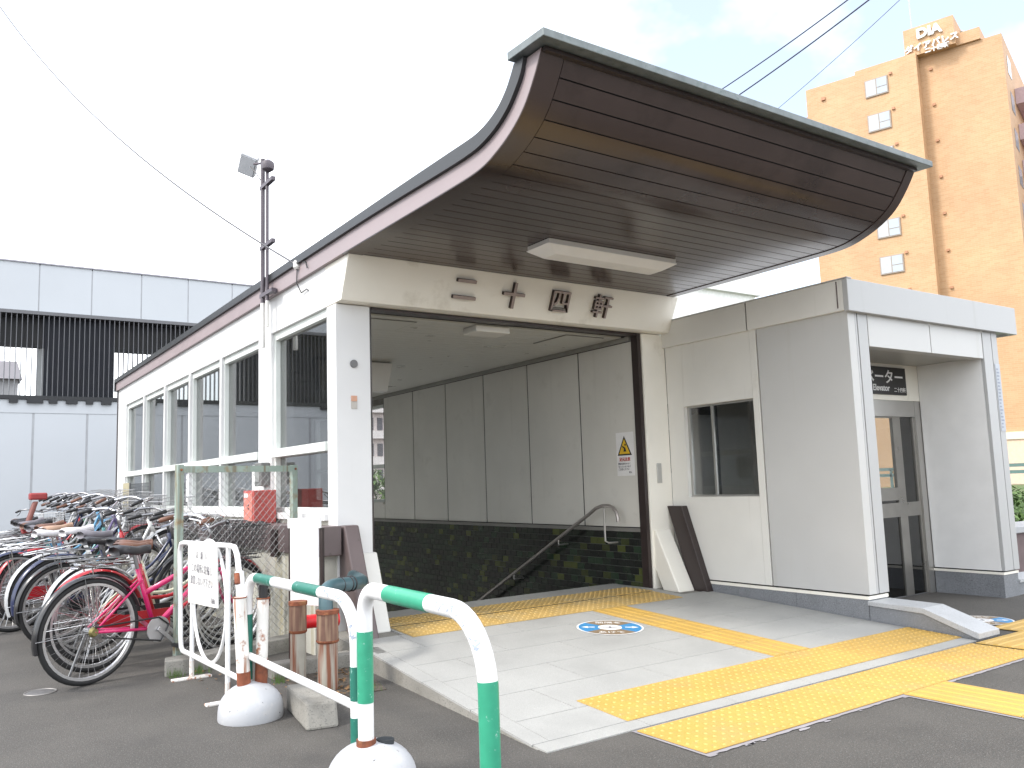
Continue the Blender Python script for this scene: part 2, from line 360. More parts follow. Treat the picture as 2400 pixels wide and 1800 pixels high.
def resample(c, n):
    c = [Vector(p) for p in c]; L = [0]
    for i in range(1,len(c)): L.append(L[-1]+(c[i]-c[i-1]).length)
    out = []; j = 0
    for k in range(n):
        t = L[-1]*k/(n-1)
        while j < len(c)-2 and L[j+1] < t: j += 1
        f = (t-L[j])/max(1e-9, L[j+1]-L[j]); out.append(tuple(c[j].lerp(c[j+1], min(1,max(0,f)))))
    return out, L[-1]

# ------------------------------------------------------------------ ground
g = MB()
xs = [-400,2.70,6.02,400]; ys = [-400,6.80,15.6,400]
vid = {}
for j,y in enumerate(ys):
    for i,x in enumerate(xs): vid[i,j] = len(g.v); g.v.append((x,y,0))
for j in range(3):
    for i in range(3):
        if (i,j) != (1,1): g.f.append((vid[i,j],vid[i+1,j],vid[i+1,j+1],vid[i,j+1]))
tag(g.build('ground', asphalt), kind='structure')

# ------------------------------------------------------------------ entrance landing: sloping paved slab
def zs(y): return 0.006+0.0555*(y-3.3) if y < 6.25 else 0.006+0.0555*2.95
def xl(y): return 2.40+0.066*(y-3.3)
lb = MB()
prof = [3.3, 4.0, 4.8, 5.6, 6.25, 6.86]
vs = []; 
for y in prof:
    xa = xl(min(y,5.6)); xa = max(xa, 2.40) if y < 5.7 else 2.56
    vs += [(xa+0.002,y,-0.05),(6.305,y,-0.05),(xa+0.002,y,zs(y)-0.010),(6.305,y,zs(y)-0.010)]
fs = []
for i in range(len(prof)-1):
    p = 4*i; q = p+4
    fs += [(p+2,p+3,q+3,q+2),(p,p+2,q+2,q),(p+1,q+1,q+3,p+3)]
fs += [(0,1,3,2),(4*len(prof)-4,4*len(prof)-2,4*len(prof)-1,4*len(prof)-3)]
lb.add(vs, fs)
landing = tag(lb.build('entrance_landing', concrete), kind='structure')
G = 0.0028
def paver(poly, m=granite, th=0.012, dz=0.0):
    b = MB(); n = len(poly)
    v = [(x,y,zs(y)-th+dz) for x,y in poly]+[(x,y,zs(y)+dz) for x,y in poly]
    b.add(v, [tuple(range(n))[::-1], tuple(range(n,2*n))]+[(i,(i+1)%n,n+(i+1)%n,n+i) for i in range(n)])
    return b.build('paving_slab', m, landing)
rows = [3.415,3.735,4.16,4.585,5.01,5.435,5.86,6.25,6.845]
# border courses: front and left
x = 2.412
for k in range(6):
    x1 = min(x+0.66, 6.30); paver([(x+G,3.302),(x1-G,3.302),(x1-G,3.415-G),(x+G,3.415-G)]); x = x1
y = 3.415
while y < 5.6:
    y1 = min(y+0.62, 5.62)
    paver([(xl(y)+0.002,y+G),(xl(y)+0.105,y+G),(xl(y1)+0.105,y1-G),(xl(y1)+0.002,y1-G)]); y = y1
for j in range(len(rows)-1):
    ya, yb = rows[j]+G, rows[j+1]-G
    off = 0.43 if j % 2 else 0.0
    edges = [None]+[2.51+0.86*k+off for k in range(0,6) if 2.85 < 2.51+0.86*k+off < 6.1]+[6.302]
    for a,b in zip(edges[:-1], edges[1:]):
        xa0 = xl(ya)+0.105 if a is None else a
        xa1 = xl(yb)+0.105 if a is None else a
        if yb > 5.7 and a is None: xa0 = xa1 = 2.57
        if a is None and yb > 6.0: xa0 = xa1 = 2.98
        if b-xa0 < 0.05: continue
        if yb > 6.3: b = min(b, 5.955)
        if yb > 6.0 and b > 6.0: b = 5.955
        if b-xa0 < 0.05: continue
        paver([(xa0+G,ya),(b-G,ya),(b-G,yb),(xa1+G,yb)])

# tactile tiles: domes (warning) and bars (guide)
def dot_tile(w, h, pitch, name):
    b = MB(); b.box(-w/2+0.001,w/2-0.001,-h/2+0.001,h/2-0.001,0,0.004)
    nx = max(1,round(w/pitch)); ny = max(1,round(h/pitch))
    for i in range(nx):
        for j in range(ny):
            cx = -w/2+(i+.5)*w/nx; cy = -h/2+(j+.5)*h/ny; r0 = pitch*0.21; r1 = pitch*0.12
            v = [(cx+r0*math.cos(a*math.pi/3),cy+r0*math.sin(a*math.pi/3),0.0035) for a in range(6)]+[(cx+r1*math.cos(a*math.pi/3),cy+r1*math.sin(a*math.pi/3),0.0095) for a in range(6)]
            b.add(v, [(a,(a+1)%6,6+(a+1)%6,6+a) for a in range(6)]+[tuple(range(6,12))])
    return b.mesh(name)
def bar_tile(w, h, nb, name):           # bars run along y
    b = MB(); b.box(-w/2+0.001,w/2-0.001,-h/2+0.001,h/2-0.001,0,0.004)
    for i in range(nb):
        cx = -w/2+(i+.5)*w/nb; a = w/nb*0.26; y0 = -h/2+0.012; y1 = h/2-0.012
        b.hexa([(cx-a,y0,.0035),(cx+a,y0,.0035),(cx+a,y1,.0035),(cx-a,y1,.0035),(cx-a*.6,y0+.008,.0095),(cx+a*.6,y0+.008,.0095),(cx+a*.6,y1-.008,.0095),(cx-a*.6,y1-.008,.0095)])
    return b.mesh(name)
tact = tag(MB().box(3.5,3.6,3.5,3.6,0.0,0.01).build('tactile_paving', yellow, None), kind='structure')
slope = math.atan(0.0555)
W1 = (6.30-3.015)/8
dm = dot_tile(W1, 0.42, 0.06, 'tactile_tile')
for k in range(8):
    cy = 3.62; place(dm, 'tactile_tile', yellow, tact, (3.015+W1*(k+.5), cy, zs(cy)+0.001), (slope,0,0))
bm_ = bar_tile(0.375, 0.375, 4, 'tactile_guide_tile')
for k in range(5):
    cy = 3.835+0.378*(k+.5); place(bm_, 'tactile_guide_tile', yellow, tact, (4.912, cy, zs(cy)+0.001), (slope,0,0))
dm2 = dot_tile(0.40, 0.385, 0.06, 'tactile_tile')
for k in range(7):
    for j in range(2):
        cy = 5.925+0.39*j
        if j == 1 and k > 6: continue
        place(dm2, 'tactile_tile', yellow_o, tact, (3.205+0.402*k, cy, zs(cy)+0.0015), (slope if cy < 6.05 else 0,0,0))
# strip on the asphalt in front, sheet tiles with pale adhesive edge
dm3 = dot_tile(0.80, 0.455, 0.06, 'tactile_tile')
for k in range(4):
    place(dm3, 'tactile_tile', yellow, tact, (2.945+0.402+0.803*k, 3.043, 0.006))
bm3 = bar_tile(0.44, 0.62, 5, 'tactile_guide_tile')
for k in range(4): place(bm3, 'tactile_guide_tile', yellow, tact, (4.755, 2.812-0.31-0.622*k, 0.006))
bm4 = bar_tile(0.44, 0.6, 5, 'tactile_guide_tile')
for k in range(3): place(bm4, 'tactile_guide_tile', yellow, tact, (6.145+0.3+0.6*k, 3.04, 0.006) if k else (6.50, 3.04, 0.0055), (0,0,math.pi/2))
for k in range(4): place(bm4, 'tactile_guide_tile', yellow, tact, (6.95+0.6*k, 3.33, 0.006) if False else (7.15+0.6*k, 3.26, 0.0065), (0,0,math.pi/2))
ad = MB()
def wob(x0,x1,y0,y1,n=40):
    top = []; bot = []
    for i in range(n+1):
        t = i/n; top.append((x0+(x1-x0)*t, y1)); bot.append((x0+(x1-x0)*t, y0+0.006-random.random()*0.010))
    ad.add([(x,y,0.004) for x,y in bot]+[(x,y,0.004) for x,y in top], [(i,i+1,n+2+i,n+1+i) for i in range(n)])
wob(2.93,4.54,2.79,3.29); wob(4.97,6.17,2.79,3.29)
ad.add([(4.505,0.2,0.0035),(5.005,0.2,0.0035),(4.995,2.83,0.0035),(4.515,2.83,0.0035)],[(0,1,2,3)])
for i in range(8):
    x = 2.93+random.random()*1.6; y = 2.79-random.random()*0.02; r = 0.01+random.random()*0.022
    ad.add([(x+r*(1+random.random())*math.cos(a),y+r*0.5*math.sin(a),0.0038) for a in [q*math.pi/4 for q in range(8)]],[tuple(range(8))])
ad.build('adhesive_edge', adhesive, tact)

# ------------------------------------------------------------------ subway entrance building
XL = 2.649; XI = 5.96; YP = 6.285
bld = thing('subway_entrance', (4.3,6.3,0.165), 'white subway entrance with dark brown upswept canopy over the stairs', 'station entrance')
def B(name, m, *boxes, bevel=0.0, parent=bld):
    b = MB()
    for q in boxes: b.box(*q)
    return b.build(name, m, parent, bevel=bevel)
# left facade: wall band, columns, sill wall
B('wall_band', facade_w, (XL, XL+0.22, 6.30, 15.72, 2.742, 3.088), bevel=0.004)
B('column', facade_w, (XL, XL+0.299, YP, 6.47, 0.10, 2.735), bevel=0.004)
B('column', facade_w, (XL, XL+0.22, 7.84, 8.215, 1.05, 2.742), bevel=0.004)
B('column', facade_w, (XL, XL+0.22, 15.02, 15.72, 0.0, 2.742), bevel=0.004)
sill = MB().prism_x([(0,0)]*0 or [(6.472,1.0),(6.472,1.055),(15.02,1.055),(15.02,1.0)], XL-0.035, XL+0.2)
sill.build('window_sill', facade_w, bld, bevel=0.003)
B('sill_wall', concrete_y, (XL, XL+0.2, 6.472, 15.02, -0.02, 1.0))
B('downpipe', brown_d, (XL-0.01, XL+0.05, 15.722, 15.79, 0.0, 3.05))
# windows: each bay has frame, transom, upper and lower panes
bays = [(6.472,7.84)]+[(8.215,9.52)]+[(a,b) for a,b in ((9.52,10.89),(10.89,12.25),(12.25,13.62),(13.62,15.02))]
for i,(a,b) in enumerate(bays):
    e = 0.045
    w = MB()
    w.box(XL+0.03,XL+0.12,a,a+e,1.055,2.742); w.box(XL+0.03,XL+0.12,b-e,b,1.055,2.742)
    w.box(XL+0.03,XL+0.12,a+e,b-e,2.742-0.07,2.742); w.box(XL+0.03,XL+0.12,a+e,b-e,1.055,1.055+0.045)
    w.box(XL-0.012,XL+0.12,a+e-0.02,b-e+0.02,1.56,1.635)
    fr = w.build('window_frame', frame_w, bld, bevel=0.003)
    MB().box(XL+0.075,XL+0.081,a+e,b-e,1.10,1.56).build('pane', glass, fr)
    MB().box(XL+0.075,XL+0.081,a+e,b-e,1.635,2.672).build('pane', glass, fr)
for y in (9.52,10.89,12.25,13.62):
    MB().box(XL-0.006,XL+0.13,y-0.035,y+0.035,1.055,2.742).build('mullion', facade_w, bld, bevel=0.003)
MB().box(XL+0.066,XL+0.073,8.33,8.62,1.20,1.52).build('paper_notice', paper_w, bld)
MB().box(XL+0.066,XL+0.073,11.05,11.30,1.15,1.50).build('paper_notice', paper_w, bld)
# skirting: concrete plinth with flared brown metal cover, ends in a leaning leg
B('plinth', concrete_y, (2.47, XL, 6.30, 15.0, -0.02, 0.742))
bk = MB().prism_x([(6.20,0.742),(6.20,0.965),(15.05,0.965),(15.05,0.742)], 2.44, XL-0.002)
bk.build('skirting_cover', brown_leg, bld, bevel=0.006)
for y in (7.05,8.9,10.8,12.7): B('skirting_bracket', brown_d, (2.415,2.44,y,y+0.12,0.70,0.93))
def leg(x0, x1, ytop, ybot, ztop, zbot, thick, m, name):
    b = MB(); b.hexa([(x0,ybot,zbot),(x1,ybot,zbot),(x1,ybot+thick,zbot),(x0,ybot+thick,zbot),(x0,ytop,ztop),(x1,ytop,ztop),(x1,ytop+thick,ztop),(x0,ytop+thick,ztop)])
    return b.build(name, m, bld, bevel=0.012)
leg(2.665, 2.79, 6.195, 5.84, 0.965, 0.118, 0.30, brown_leg, 'skirting_leg')
leg(2.787, 2.975, 6.262, 6.03, 0.74, 0.148, 0.22, white, 'pillar_foot')
leg(6.015, 6.225, 6.255, 5.965, 0.735, 0.145, 0.22, white_b, 'pillar_foot')
lr = MB(); lr.hexa([(6.228,5.80,0.135),(6.309,5.80,0.135),(6.309,6.00,0.135),(6.228,6.00,0.135),(6.228,6.09,0.965),(6.309,6.09,0.965),(6.309,6.29,0.965),(6.228,6.29,0.965)])
lr.build('skirting_leg', brown_d, bld, bevel=0.004)
# right jamb pillar
B('column', white_b, (5.992, 6.309, YP, 6.55, 0.10, 2.735), bevel=0.004)
B('shutter_rail', brown_d, (5.945, 5.989, YP+0.02, 6.40, 0.165, 2.735))
B('shutter_rail', brown_d, (2.951, 2.975, YP+0.03, 6.40, 0.165, 2.735))
B('shutter_slot', brown_d, (2.976, 5.944, 6.31, 6.40, 2.712, 2.737))
B('switch_plate', steel, (6.105,6.165,YP-0.012,YP-0.001,1.20,1.40), bevel=0.003)
sp = MB(); sp.tube([(2.80,YP-0.014,2.25),(2.80,YP-0.001,2.25)],0.032,20); sp.build('speaker_grille', mat('grille_grey',(0.16,0.16,0.16),0.5), bld)
B('small_plate', mat('plate_orange',(0.55,0.30,0.20),0.5), (2.775,2.825,YP-0.008,YP-0.001,1.945,1.99)); B('small_plate', mat('plate_grey',(0.45,0.42,0.38),0.5), (2.775,2.825,YP-0.008,YP-0.001,1.885,1.943))
# front beam with slanting face
bp = [(6.014,3.086),(6.160,2.765),(6.172,2.741),(6.50,2.741),(6.50,3.086)]
MB().prism_x(bp[::-1] if False else bp, XL-0.001, 6.275).build('name_beam', white_b, bld, bevel=0.006)
# station name: raised letters on the slanting face
fu = Vector((0,6.014-6.168,3.09-2.741)).normalized(); fr_ = Vector((1,0,0)); fn = fr_.cross(fu)
def facept(x, h): p = Vector((x,6.168,2.741))+fu*h; return p+fn*0.002
H = 0.40
def stroke(b, x0,h0,x1,h1,w,d=0.035):
    p = facept(x0,h0); q = facept(x1,h1); t = (q-p).normalized(); s_ = fn.cross(t)
    b.obox((p+q)/2+fn*d/2, (q-p)/2, s_*w/2, fn*d/2)
def letter(strokes, cx, ch, wdt, hgt):
    b = MB()
    for i,(x0,y0,x1,y1,w) in enumerate(strokes):
        stroke(b, cx+(x0-.5)*wdt, ch+(y0-.5)*hgt, cx+(x1-.5)*wdt, ch+(y1-.5)*hgt, w*hgt, 0.034+0.0007*i)
    o = b.build('letter', letter_m, bld)
    o.data.materials.append(letter_d)
    for p in o.data.polygons:
        if p.normal.dot(fn) < 0.8: p.material_index = 1
    return o
for ch_,cx_,sz_,hh in (('二',3.745,0.245,0.115),('十',4.25,0.245,0.105),('四',4.778,0.24,0.110),('軒',5.288,0.24,0.104)):
    text(ch_, sz_, facept(cx_,hh), (1,0,0), fu, letter_m, bld, name='letter', depth=0.036, bold=0.0045 if ch_ in '二十' else 0.0015, align='CENTER', side=letter_d)
# roof: curved profile
low = crv([(15.75,3.05),(12,3.062),(8,3.078),(6.05,3.086),(5.2,3.086),(4.4,3.086),(4.04,3.096),(3.84,3.145),(3.68,3.217),(3.565,3.303),(3.481,3.408),(3.43,3.487),(3.392,3.556)],8)
mid = crv([(15.75,3.185),(12,3.195),(8,3.215),(6.05,3.222),(5.2,3.218),(4.4,3.205),(4.10,3.207),(3.96,3.222),(3.82,3.262),(3.70,3.325),(3.61,3.405),(3.55,3.48),(3.52,3.556)],8)
top = crv([(15.75,3.25),(12,3.262),(8,3.285),(6.05,3.292),(5.2,3.297),(4.4,3.298),(4.10,3.298),(3.99,3.306),(3.89,3.328),(3.785,3.372),(3.70,3.438),(3.645,3.505),(3.612,3.556)],8)
lowr, midr, topr = low, mid, top
roof = MB().strip_x([(a,b+0.03) for a,b in lowr], topr, 2.66, 6.17).build('roof', dark_roof, bld, smooth=True)
for (xa,xb,xc,xd) in ((2.612,2.658,2.585,2.660),(6.172,6.212,6.172,6.24)):
    MB().strip_x(lowr, midr, xa, xb).build('fascia', brown_f, roof, smooth=True)
    MB().strip_x([(a,b+0.001) for a,b in midr], topr, xc, xd).build('drip_edge', dark_roof, roof, smooth=True)
endb = MB().box(2.585,6.24,15.752,15.80,3.04,3.26).build('roof_end_trim', dark_roof, roof)
# soffit border trims and boards
sof = [p for p in low if p[0] < 6.10]
sof = [(6.06,3.086)]+[p for p in sof if p[0] < 6.05]
sr, LS = resample(sof, 200)
def soffit_pt(s, off=0.0):
    f = max(0,min(199-1e-6, s/LS*199)); i = int(f); t = f-i
    a = Vector(sr[i]); b = Vector(sr[min(i+1,199)]); p = a.lerp(b,t); d = (Vector(sr[min(i+2,199)])-Vector(sr[max(i-1,0)])).normalized()
    n = Vector((d.y,-d.x)) if False else Vector((-d.y,d.x))
    if n.y > 0: n = -n
    if abs(n.y) < 1e-6 and n.x > 0: n = -n
    return p+n*off
def soffit_strip(s0,s1,x0,x1,o_in,o_out,k=4):
    A = []; Bq = []
    for i in range(k+1):
        s = s0+(s1-s0)*i/k; A.append(tuple(soffit_pt(s,o_out))); Bq.append(tuple(soffit_pt(s,o_in)))
    return MB().strip_x(A,Bq,x0,x1)
MB().strip_x([tuple(soffit_pt(LS*i/60,-0.012)) for i in range(61)],[tuple(soffit_pt(LS*i/60,-0.016)) for i in range(61)],2.66,6.17).build('soffit_backing', black, roof)
for (x0,x1) in ((2.614,2.768),(6.112,6.21)):
    MB().strip_x([tuple(soffit_pt(LS*i/80,0.006)) for i in range(81)],[tuple(soffit_pt(LS*i/80,-0.010)) for i in range(81)],x0,x1).build('soffit_trim', brown, roof, smooth=True)
nb = round(LS/0.119); bw = LS/nb
for k in range(nb):
    soffit_strip(k*bw+0.004,(k+1)*bw-0.004,2.776,6.104,-0.009,0.0).build('soffit_board', brown, roof, smooth=True)
# metal cap at the upturned tip
cp = MB().prism_x([(3.285,3.558),(3.285,3.604),(3.62,3.614),(3.62,3.566)], 2.548, 6.285).build('roof_cap', capm, roof, bevel=0.004)
MB().prism_x([(3.365,3.535),(3.365,3.557),(3.41,3.557),(3.41,3.535)], 2.62, 6.20).build('cap_underside_trim', brown_d, roof)
# interior: right wall panels with dark joints, tiled dado, ceiling, stairs
B('wall', black, (XI+0.012, XI+0.028, 6.40, 12.27, 0.70, 2.70))
seams = [6.402,7.297,8.287,9.279,10.272,11.25,12.245]
for a,b in zip(seams[:-1],seams[1:]):
    MB().box(XI,XI+0.011,a+0.012,b-0.012,0.762,2.668).build('wall_panel', inwall, bld, bevel=0.002)
B('dado_rail', mat('dado_rail_grey',(0.20,0.195,0.18),0.4), (XI-0.012, XI+0.011, 6.402, 15.6, 0.715, 0.752))
B('cornice', mat('cornice_dark',(0.27,0.265,0.24),0.5), (XI-0.03, XI+0.011, 6.42, 15.6, 2.676, 2.716))
B('wall_core', concrete, (XI+0.03, 6.28, 6.56, 12.25, -2.6, 3.04), (XI+0.03, 6.28, 12.25, 15.6, -2.6, 1.02), (XI+0.03, 6.28, 12.25, 15.6, 2.58, 3.04), (XI+0.03,6.28,15.3,15.6,1.02,2.58))
B('wall_panel', inwall, (XI, XI+0.028, 12.25, 15.3, 0.762, 1.0), bevel=0.002)
wf = B('window_frame', frame_w, (XI+0.06,XI+0.14,12.25,12.30,1.02,2.58),(XI+0.06,XI+0.14,15.25,15.3,1.02,2.58),(XI+0.06,XI+0.14,13.75,13.80,1.02,2.58),(XI+0.055,XI+0.145,12.25,15.3,1.56,1.62),(XI+0.06,XI+0.14,12.25,15.3,1.02,1.06),(XI+0.06,XI+0.14,12.25,15.3,2.54,2.58))
MB().box(XI+0.095,XI+0.10,12.3,13.75,1.06,2.54).build('pane', glass_e, wf)
B('window_sill', inwall, (XI-0.03,XI+0.06,12.25,15.3,0.985,1.019))
B('end_wall', inwall, (2.87,6.28,15.602,15.70,-2.6,3.04))
B('ceiling_backing', black, (2.87,XI+0.02,6.52,15.6,2.735,2.745))
nc = 76; cw = (15.58-6.52)/nc
cme = MB().box(0,XI-0.035-2.88,0.003,cw-0.003,0,0.014).mesh('ceiling_board')
for k in range(nc): place(cme,'ceiling_board',inceil,bld,(2.88,6.52+k*cw,2.718))
hf = mat('hatch_frame',(0.15,0.15,0.135),0.5)
for (a,b,c,d) in ((3.05,3.57,6.62,7.06),(5.24,5.74,6.58,7.15)):
    q_ = B('ceiling_hatch', hf, (a,b,c,d,2.7125,2.7172)); MB().box(a+0.012,b-0.012,c+0.012,d-0.012,2.709,2.7122).build('hatch_panel', inceil, q_)
B('ceiling_lamp_body', inwall, (4.12,4.50,6.50,6.74,2.655,2.7172), bevel=0.01)
hb = MB().hexa([(3.60,8.98,2.37),(4.43,8.98,2.37),(4.43,9.12,2.37),(3.60,9.12,2.37),(3.55,8.95,2.71),(4.49,8.95,2.71),(4.49,9.15,2.71),(3.55,9.15,2.71)])
hb.build('hanging_box', plastic_w, bld, bevel=0.01)
st = MB()
for k in range(17):
    y0 = 6.86+0.30*k; z1 = 0.168-0.155*(k+1)
    st.box(2.95, XI-0.001, y0, y0+0.305, z1-0.5, z1)
st.box(2.95,XI-0.001,6.70,6.861,-2.5,0.155)
st.build('stairs', mat('stair_stone',(0.16,0.155,0.15),0.6,var=0.1), bld)
B('stair_nosing', granite, (2.98,XI-0.005,6.79,6.866,0.1565,0.1705))
B('inner_wall', inwall, (2.90,2.949,6.48,15.6,-2.5,1.0))
# wall tiles: running bond, nearest 300 as own pieces, the rest joined
TW,TH = 0.1235,0.0715
B('tile_bed', mat('tile_grout',(0.075,0.08,0.07),0.8), (XI-0.001,XI+0.029,6.402,15.6,-2.5,0.714))
tl = []
rr = random.Random(7)
for r in range(24):
    z1 = 0.712-r*TH
    y = 6.404-(TW/2 if r%2 else 0)
    while y < 12.9:
        ya = max(y,6.404); yb = y+TW-0.006
        if yb-ya > 0.03:
            zline = 1.25-1.085*((ya+yb)/2)/6.86
            q = rr.random(); cl = rr.random()
            mi = 0 if q < .40 else 1 if q < .68 else 2 if q < .84 else 3 if q < .93 else 4
            tl.append((z1 > zline-0.02, (ya+yb)/2, ya, yb, z1-TH+0.006, z1, mi))
        y += TW
vis = sorted([t for t in tl if t[0]], key=lambda t:t[1])
rest = [MB() for _ in tile_c]
meT = {}
for i,t in enumerate(vis+[t for t in tl if not t[0]]):
    _,yc,ya,yb,z0,z1,mi = t
    w = round(yb-ya,4)
    if i < 300:
        if w not in meT: meT[w] = MB().box(0,0.004,0,w,0,TH-0.006).mesh('wall_tile')
        place(meT[w],'wall_tile',tile_c[mi],bld,(XI-0.005,ya,z0))
    else: rest[mi].box(XI-0.005,XI-0.0011,ya,yb,z0,z1)
for mi,b in enumerate(rest):
    o = b.build('wall_tile_field', tile_c[mi], bld); o['kind'] = 'stuff'
# handrail
hr = MB()
rp = [(5.82,9.9,-0.51),(5.82,7.02,0.905),(5.82,6.93,0.955),(5.82,6.82,0.982),(5.82,6.72,0.982),(5.82,6.66,0.965),(5.82,6.61,0.92),(5.82,6.59,0.86),(5.82,6.59,0.82)]
hr.tube(rp,0.019,12)
o = hr.build('handrail', mat('handrail_steel',(0.36,0.33,0.31),0.3,metal=0.6), bld, smooth=True)
hp = MB().tube([(5.82,6.80,0.975),(5.82,6.80,0.62),(5.85,6.78,0.60),(5.955,6.76,0.60)],0.011,8); hp.build('rail_bracket', steel, o, smooth=True)
for k in range(3):
    y = 7.6+0.9*k; z = 0.905-(y-7.02)*0.4913
    MB().tube([(5.82,y,z-0.01),(5.82,y,z-0.07),(5.955,y,z-0.07)],0.009,6).build('rail_bracket', steel, o)

# warning notice on the inside wall
ws = thing('warning_notice', (XI,6.58,1.28), 'white notice with yellow warning triangle on the stair wall', 'notice')
MB().box(XI-0.006,XI-0.001,6.445,6.712,1.285,1.735).build('sheet', mat('notice_sheet',(0.74,0.73,0.72),0.5), ws)
MB().add([(XI-0.0075,6.695,1.495),(XI-0.0075,6.475,1.495),(XI-0.0075,6.585,1.70)],[(0,2,1)]).build('triangle_border', ink, ws)
MB().add([(XI-0.0085,6.668,1.511),(XI-0.0085,6.502,1.511),(XI-0.0085,6.585,1.667)],[(0,2,1)]).build('triangle_field', sign_y, ws)
b = MB(); X_ = XI-0.0095
b.add([(X_,6.60,1.535),(X_,6.555,1.535),(X_,6.57,1.575),(X_,6.62,1.60),(X_,6.615,1.58),(X_,6.59,1.565)],[(0,5,4,3,2,1)]); b.add([(X_,6.57+0.012*math.cos(a),1.605+0.012*math.sin(a)) for a in [k*math.pi/4 for k in range(8)]][::-1],[tuple(range(8))]); b.build('pictogram', ink, ws)
text('足元注意', 0.042, (XI-0.0075,6.67,1.44), (0,-1,0),(0,0,1), ink_r, ws, bold=0.001)
for i,(s_,z) in enumerate((('階段は滑りやすく',1.40),('なっていますので',1.372),('ご注意ください',1.344))):
    text(s_, 0.024, (XI-0.0075,6.69,z), (0,-1,0),(0,0,1), ink_f, ws)
text('駅長', 0.022, (XI-0.0075,6.53,1.312), (0,-1,0),(0,0,1), ink_f, ws)

# canopy light
cl = thing('canopy_light', (4.45,5.08,3.07), 'long white box light fixed under the brown canopy', 'light')
MB().box(3.80,5.14,4.93,5.21,3.045,3.082).build('mounting_plate', plastic_w, cl)
zb = 2.985
MB().hexa([(3.90,4.99,zb),(5.04,4.99,zb),(5.04,5.15,zb),(3.90,5.15,zb),(3.78,4.915,3.045),(5.16,4.915,3.045),(5.16,5.225,3.045),(3.78,5.225,3.045)]).build('diffuser', plastic_w, cl, bevel=0.012)

# ------------------------------------------------------------------ elevator building
XE = 6.312; YE = 4.135
ev = thing('elevator_building', (7.5,5.5,0), 'white flat-roofed elevator building with granite base right of the stairs', 'elevator building')
def E(name, m, *boxes, bevel=0.0, parent=ev):
    b = MB()
    for q in boxes: b.box(*q)
    return b.build(name, m, parent, bevel=bevel)
E('base', granite_d, (XE, 6.585, YE+0.02, 4.85, -0.05, 0.212)); E('base', granite_d, (XE, 6.50, 4.853, 5.50, -0.05, 0.212)); E('base', granite_d, (XE,6.50,5.503,6.28,-0.05,0.212))
E('base', granite_d, (8.53, 8.81, YE+0.02, 4.83, -0.05, 0.215)); E('base', granite_d, (8.56, 8.80, 4.833, 8.0, -0.05, 0.215))
E('base_trim', white_b, (XE-0.004, 6.588, YE+0.012, 6.285, 0.214, 0.240)); E('base_trim', white_b, (8.526, 8.815, YE+0.012, 8.0, 0.217, 0.240))
E('shadow_gap', black, (XE+0.015,6.57,YE+0.03,6.28,0.241,0.252)); E('shadow_gap', black, (8.545,8.80,YE+0.03,8.0,0.241,0.252))
# left wall panels, with a window in the rear one
E('wall_panel', white_cool, (XE, XE+0.10, YE+0.0, 5.088, 0.253, 2.60), bevel=0.003)
E('wall_panel', white, (XE, XE+0.10, 5.102, 5.178, 0.253, 2.60), bevel=0.002)
E('wall_panel', white, (XE+0.0, XE+0.10, 6.06, 6.284, 0.253, 2.60))
E('wall_panel', white, (XE+0.0, XE+0.10, 5.179, 6.059, 0.253, 1.053)); E('wall_panel', white, (XE+0.0, XE+0.10, 5.179, 6.059, 1.962, 2.60))
E('panel_joint', black, (XE+0.02, XE+0.09, 5.088, 5.102, 0.253, 2.60))
wfe = E('window_frame', steel, (XE+0.045,XE+0.075,6.03,6.058,1.054,1.961),(XE+0.045,XE+0.075,5.18,5.20,1.054,1.961),(XE+0.045,XE+0.075,5.201,6.029,1.054,1.072),(XE+0.045,XE+0.075,5.201,6.029,1.943,1.961))
MB().box(XE+0.058,XE+0.064,5.201,6.029,1.072,1.943).build('pane', glass_e, wfe)
E('window_mullion', steel, (XE+0.05,XE+0.072,5.725,5.75,1.0721,1.9429))
# front piers, lintel, soffit, alcove
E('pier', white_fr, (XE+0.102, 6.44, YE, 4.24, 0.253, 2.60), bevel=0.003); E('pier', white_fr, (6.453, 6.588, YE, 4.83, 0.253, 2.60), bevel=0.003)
E('pier', white_fr, (8.534, 8.698, YE, 4.168, 0.253, 2.60), bevel=0.003); E('alcove_wall', mat('alcove_white_brightened',(0.76,0.76,0.75),0.45,var=0.03), (8.532, 8.69, 4.170, 4.83, 0.253, 2.60)); E('pier', white_fr, (8.710, 8.818, YE, 4.5, 0.253, 2.60), bevel=0.003)  # alcove wall: pier paint made paler, standing in for light
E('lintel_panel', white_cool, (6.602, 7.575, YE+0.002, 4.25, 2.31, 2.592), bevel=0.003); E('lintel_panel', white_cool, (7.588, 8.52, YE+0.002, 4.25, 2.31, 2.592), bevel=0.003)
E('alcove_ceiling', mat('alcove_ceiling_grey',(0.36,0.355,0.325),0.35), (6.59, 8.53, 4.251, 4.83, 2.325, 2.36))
E('alcove_back', white_b, (6.59, 8.53, 4.832, 4.90, 1.955, 2.324))
E('roof_slab', white_cool, (XE+0.02,9.10,YE+0.02,8.0,2.60,2.62))
fa = [(6.272,6.312,4.135,5.16,2.596,2.862),(6.272,6.312,5.175,6.29,2.596,2.862)]
for q in fa: E('parapet', white, q, bevel=0.004)
E('parapet_joint', brown_d, (6.285,6.31,5.16,5.175,2.60,2.855)); E('parapet_joint', brown_leg, (6.268,6.273,4.185,4.195,2.62,2.85))
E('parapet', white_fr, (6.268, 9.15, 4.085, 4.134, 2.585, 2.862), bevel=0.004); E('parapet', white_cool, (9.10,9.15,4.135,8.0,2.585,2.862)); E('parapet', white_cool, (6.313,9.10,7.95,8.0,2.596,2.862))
E('parapet_coping', white_cool, (6.26,6.33,4.08,6.29,2.863,2.872))
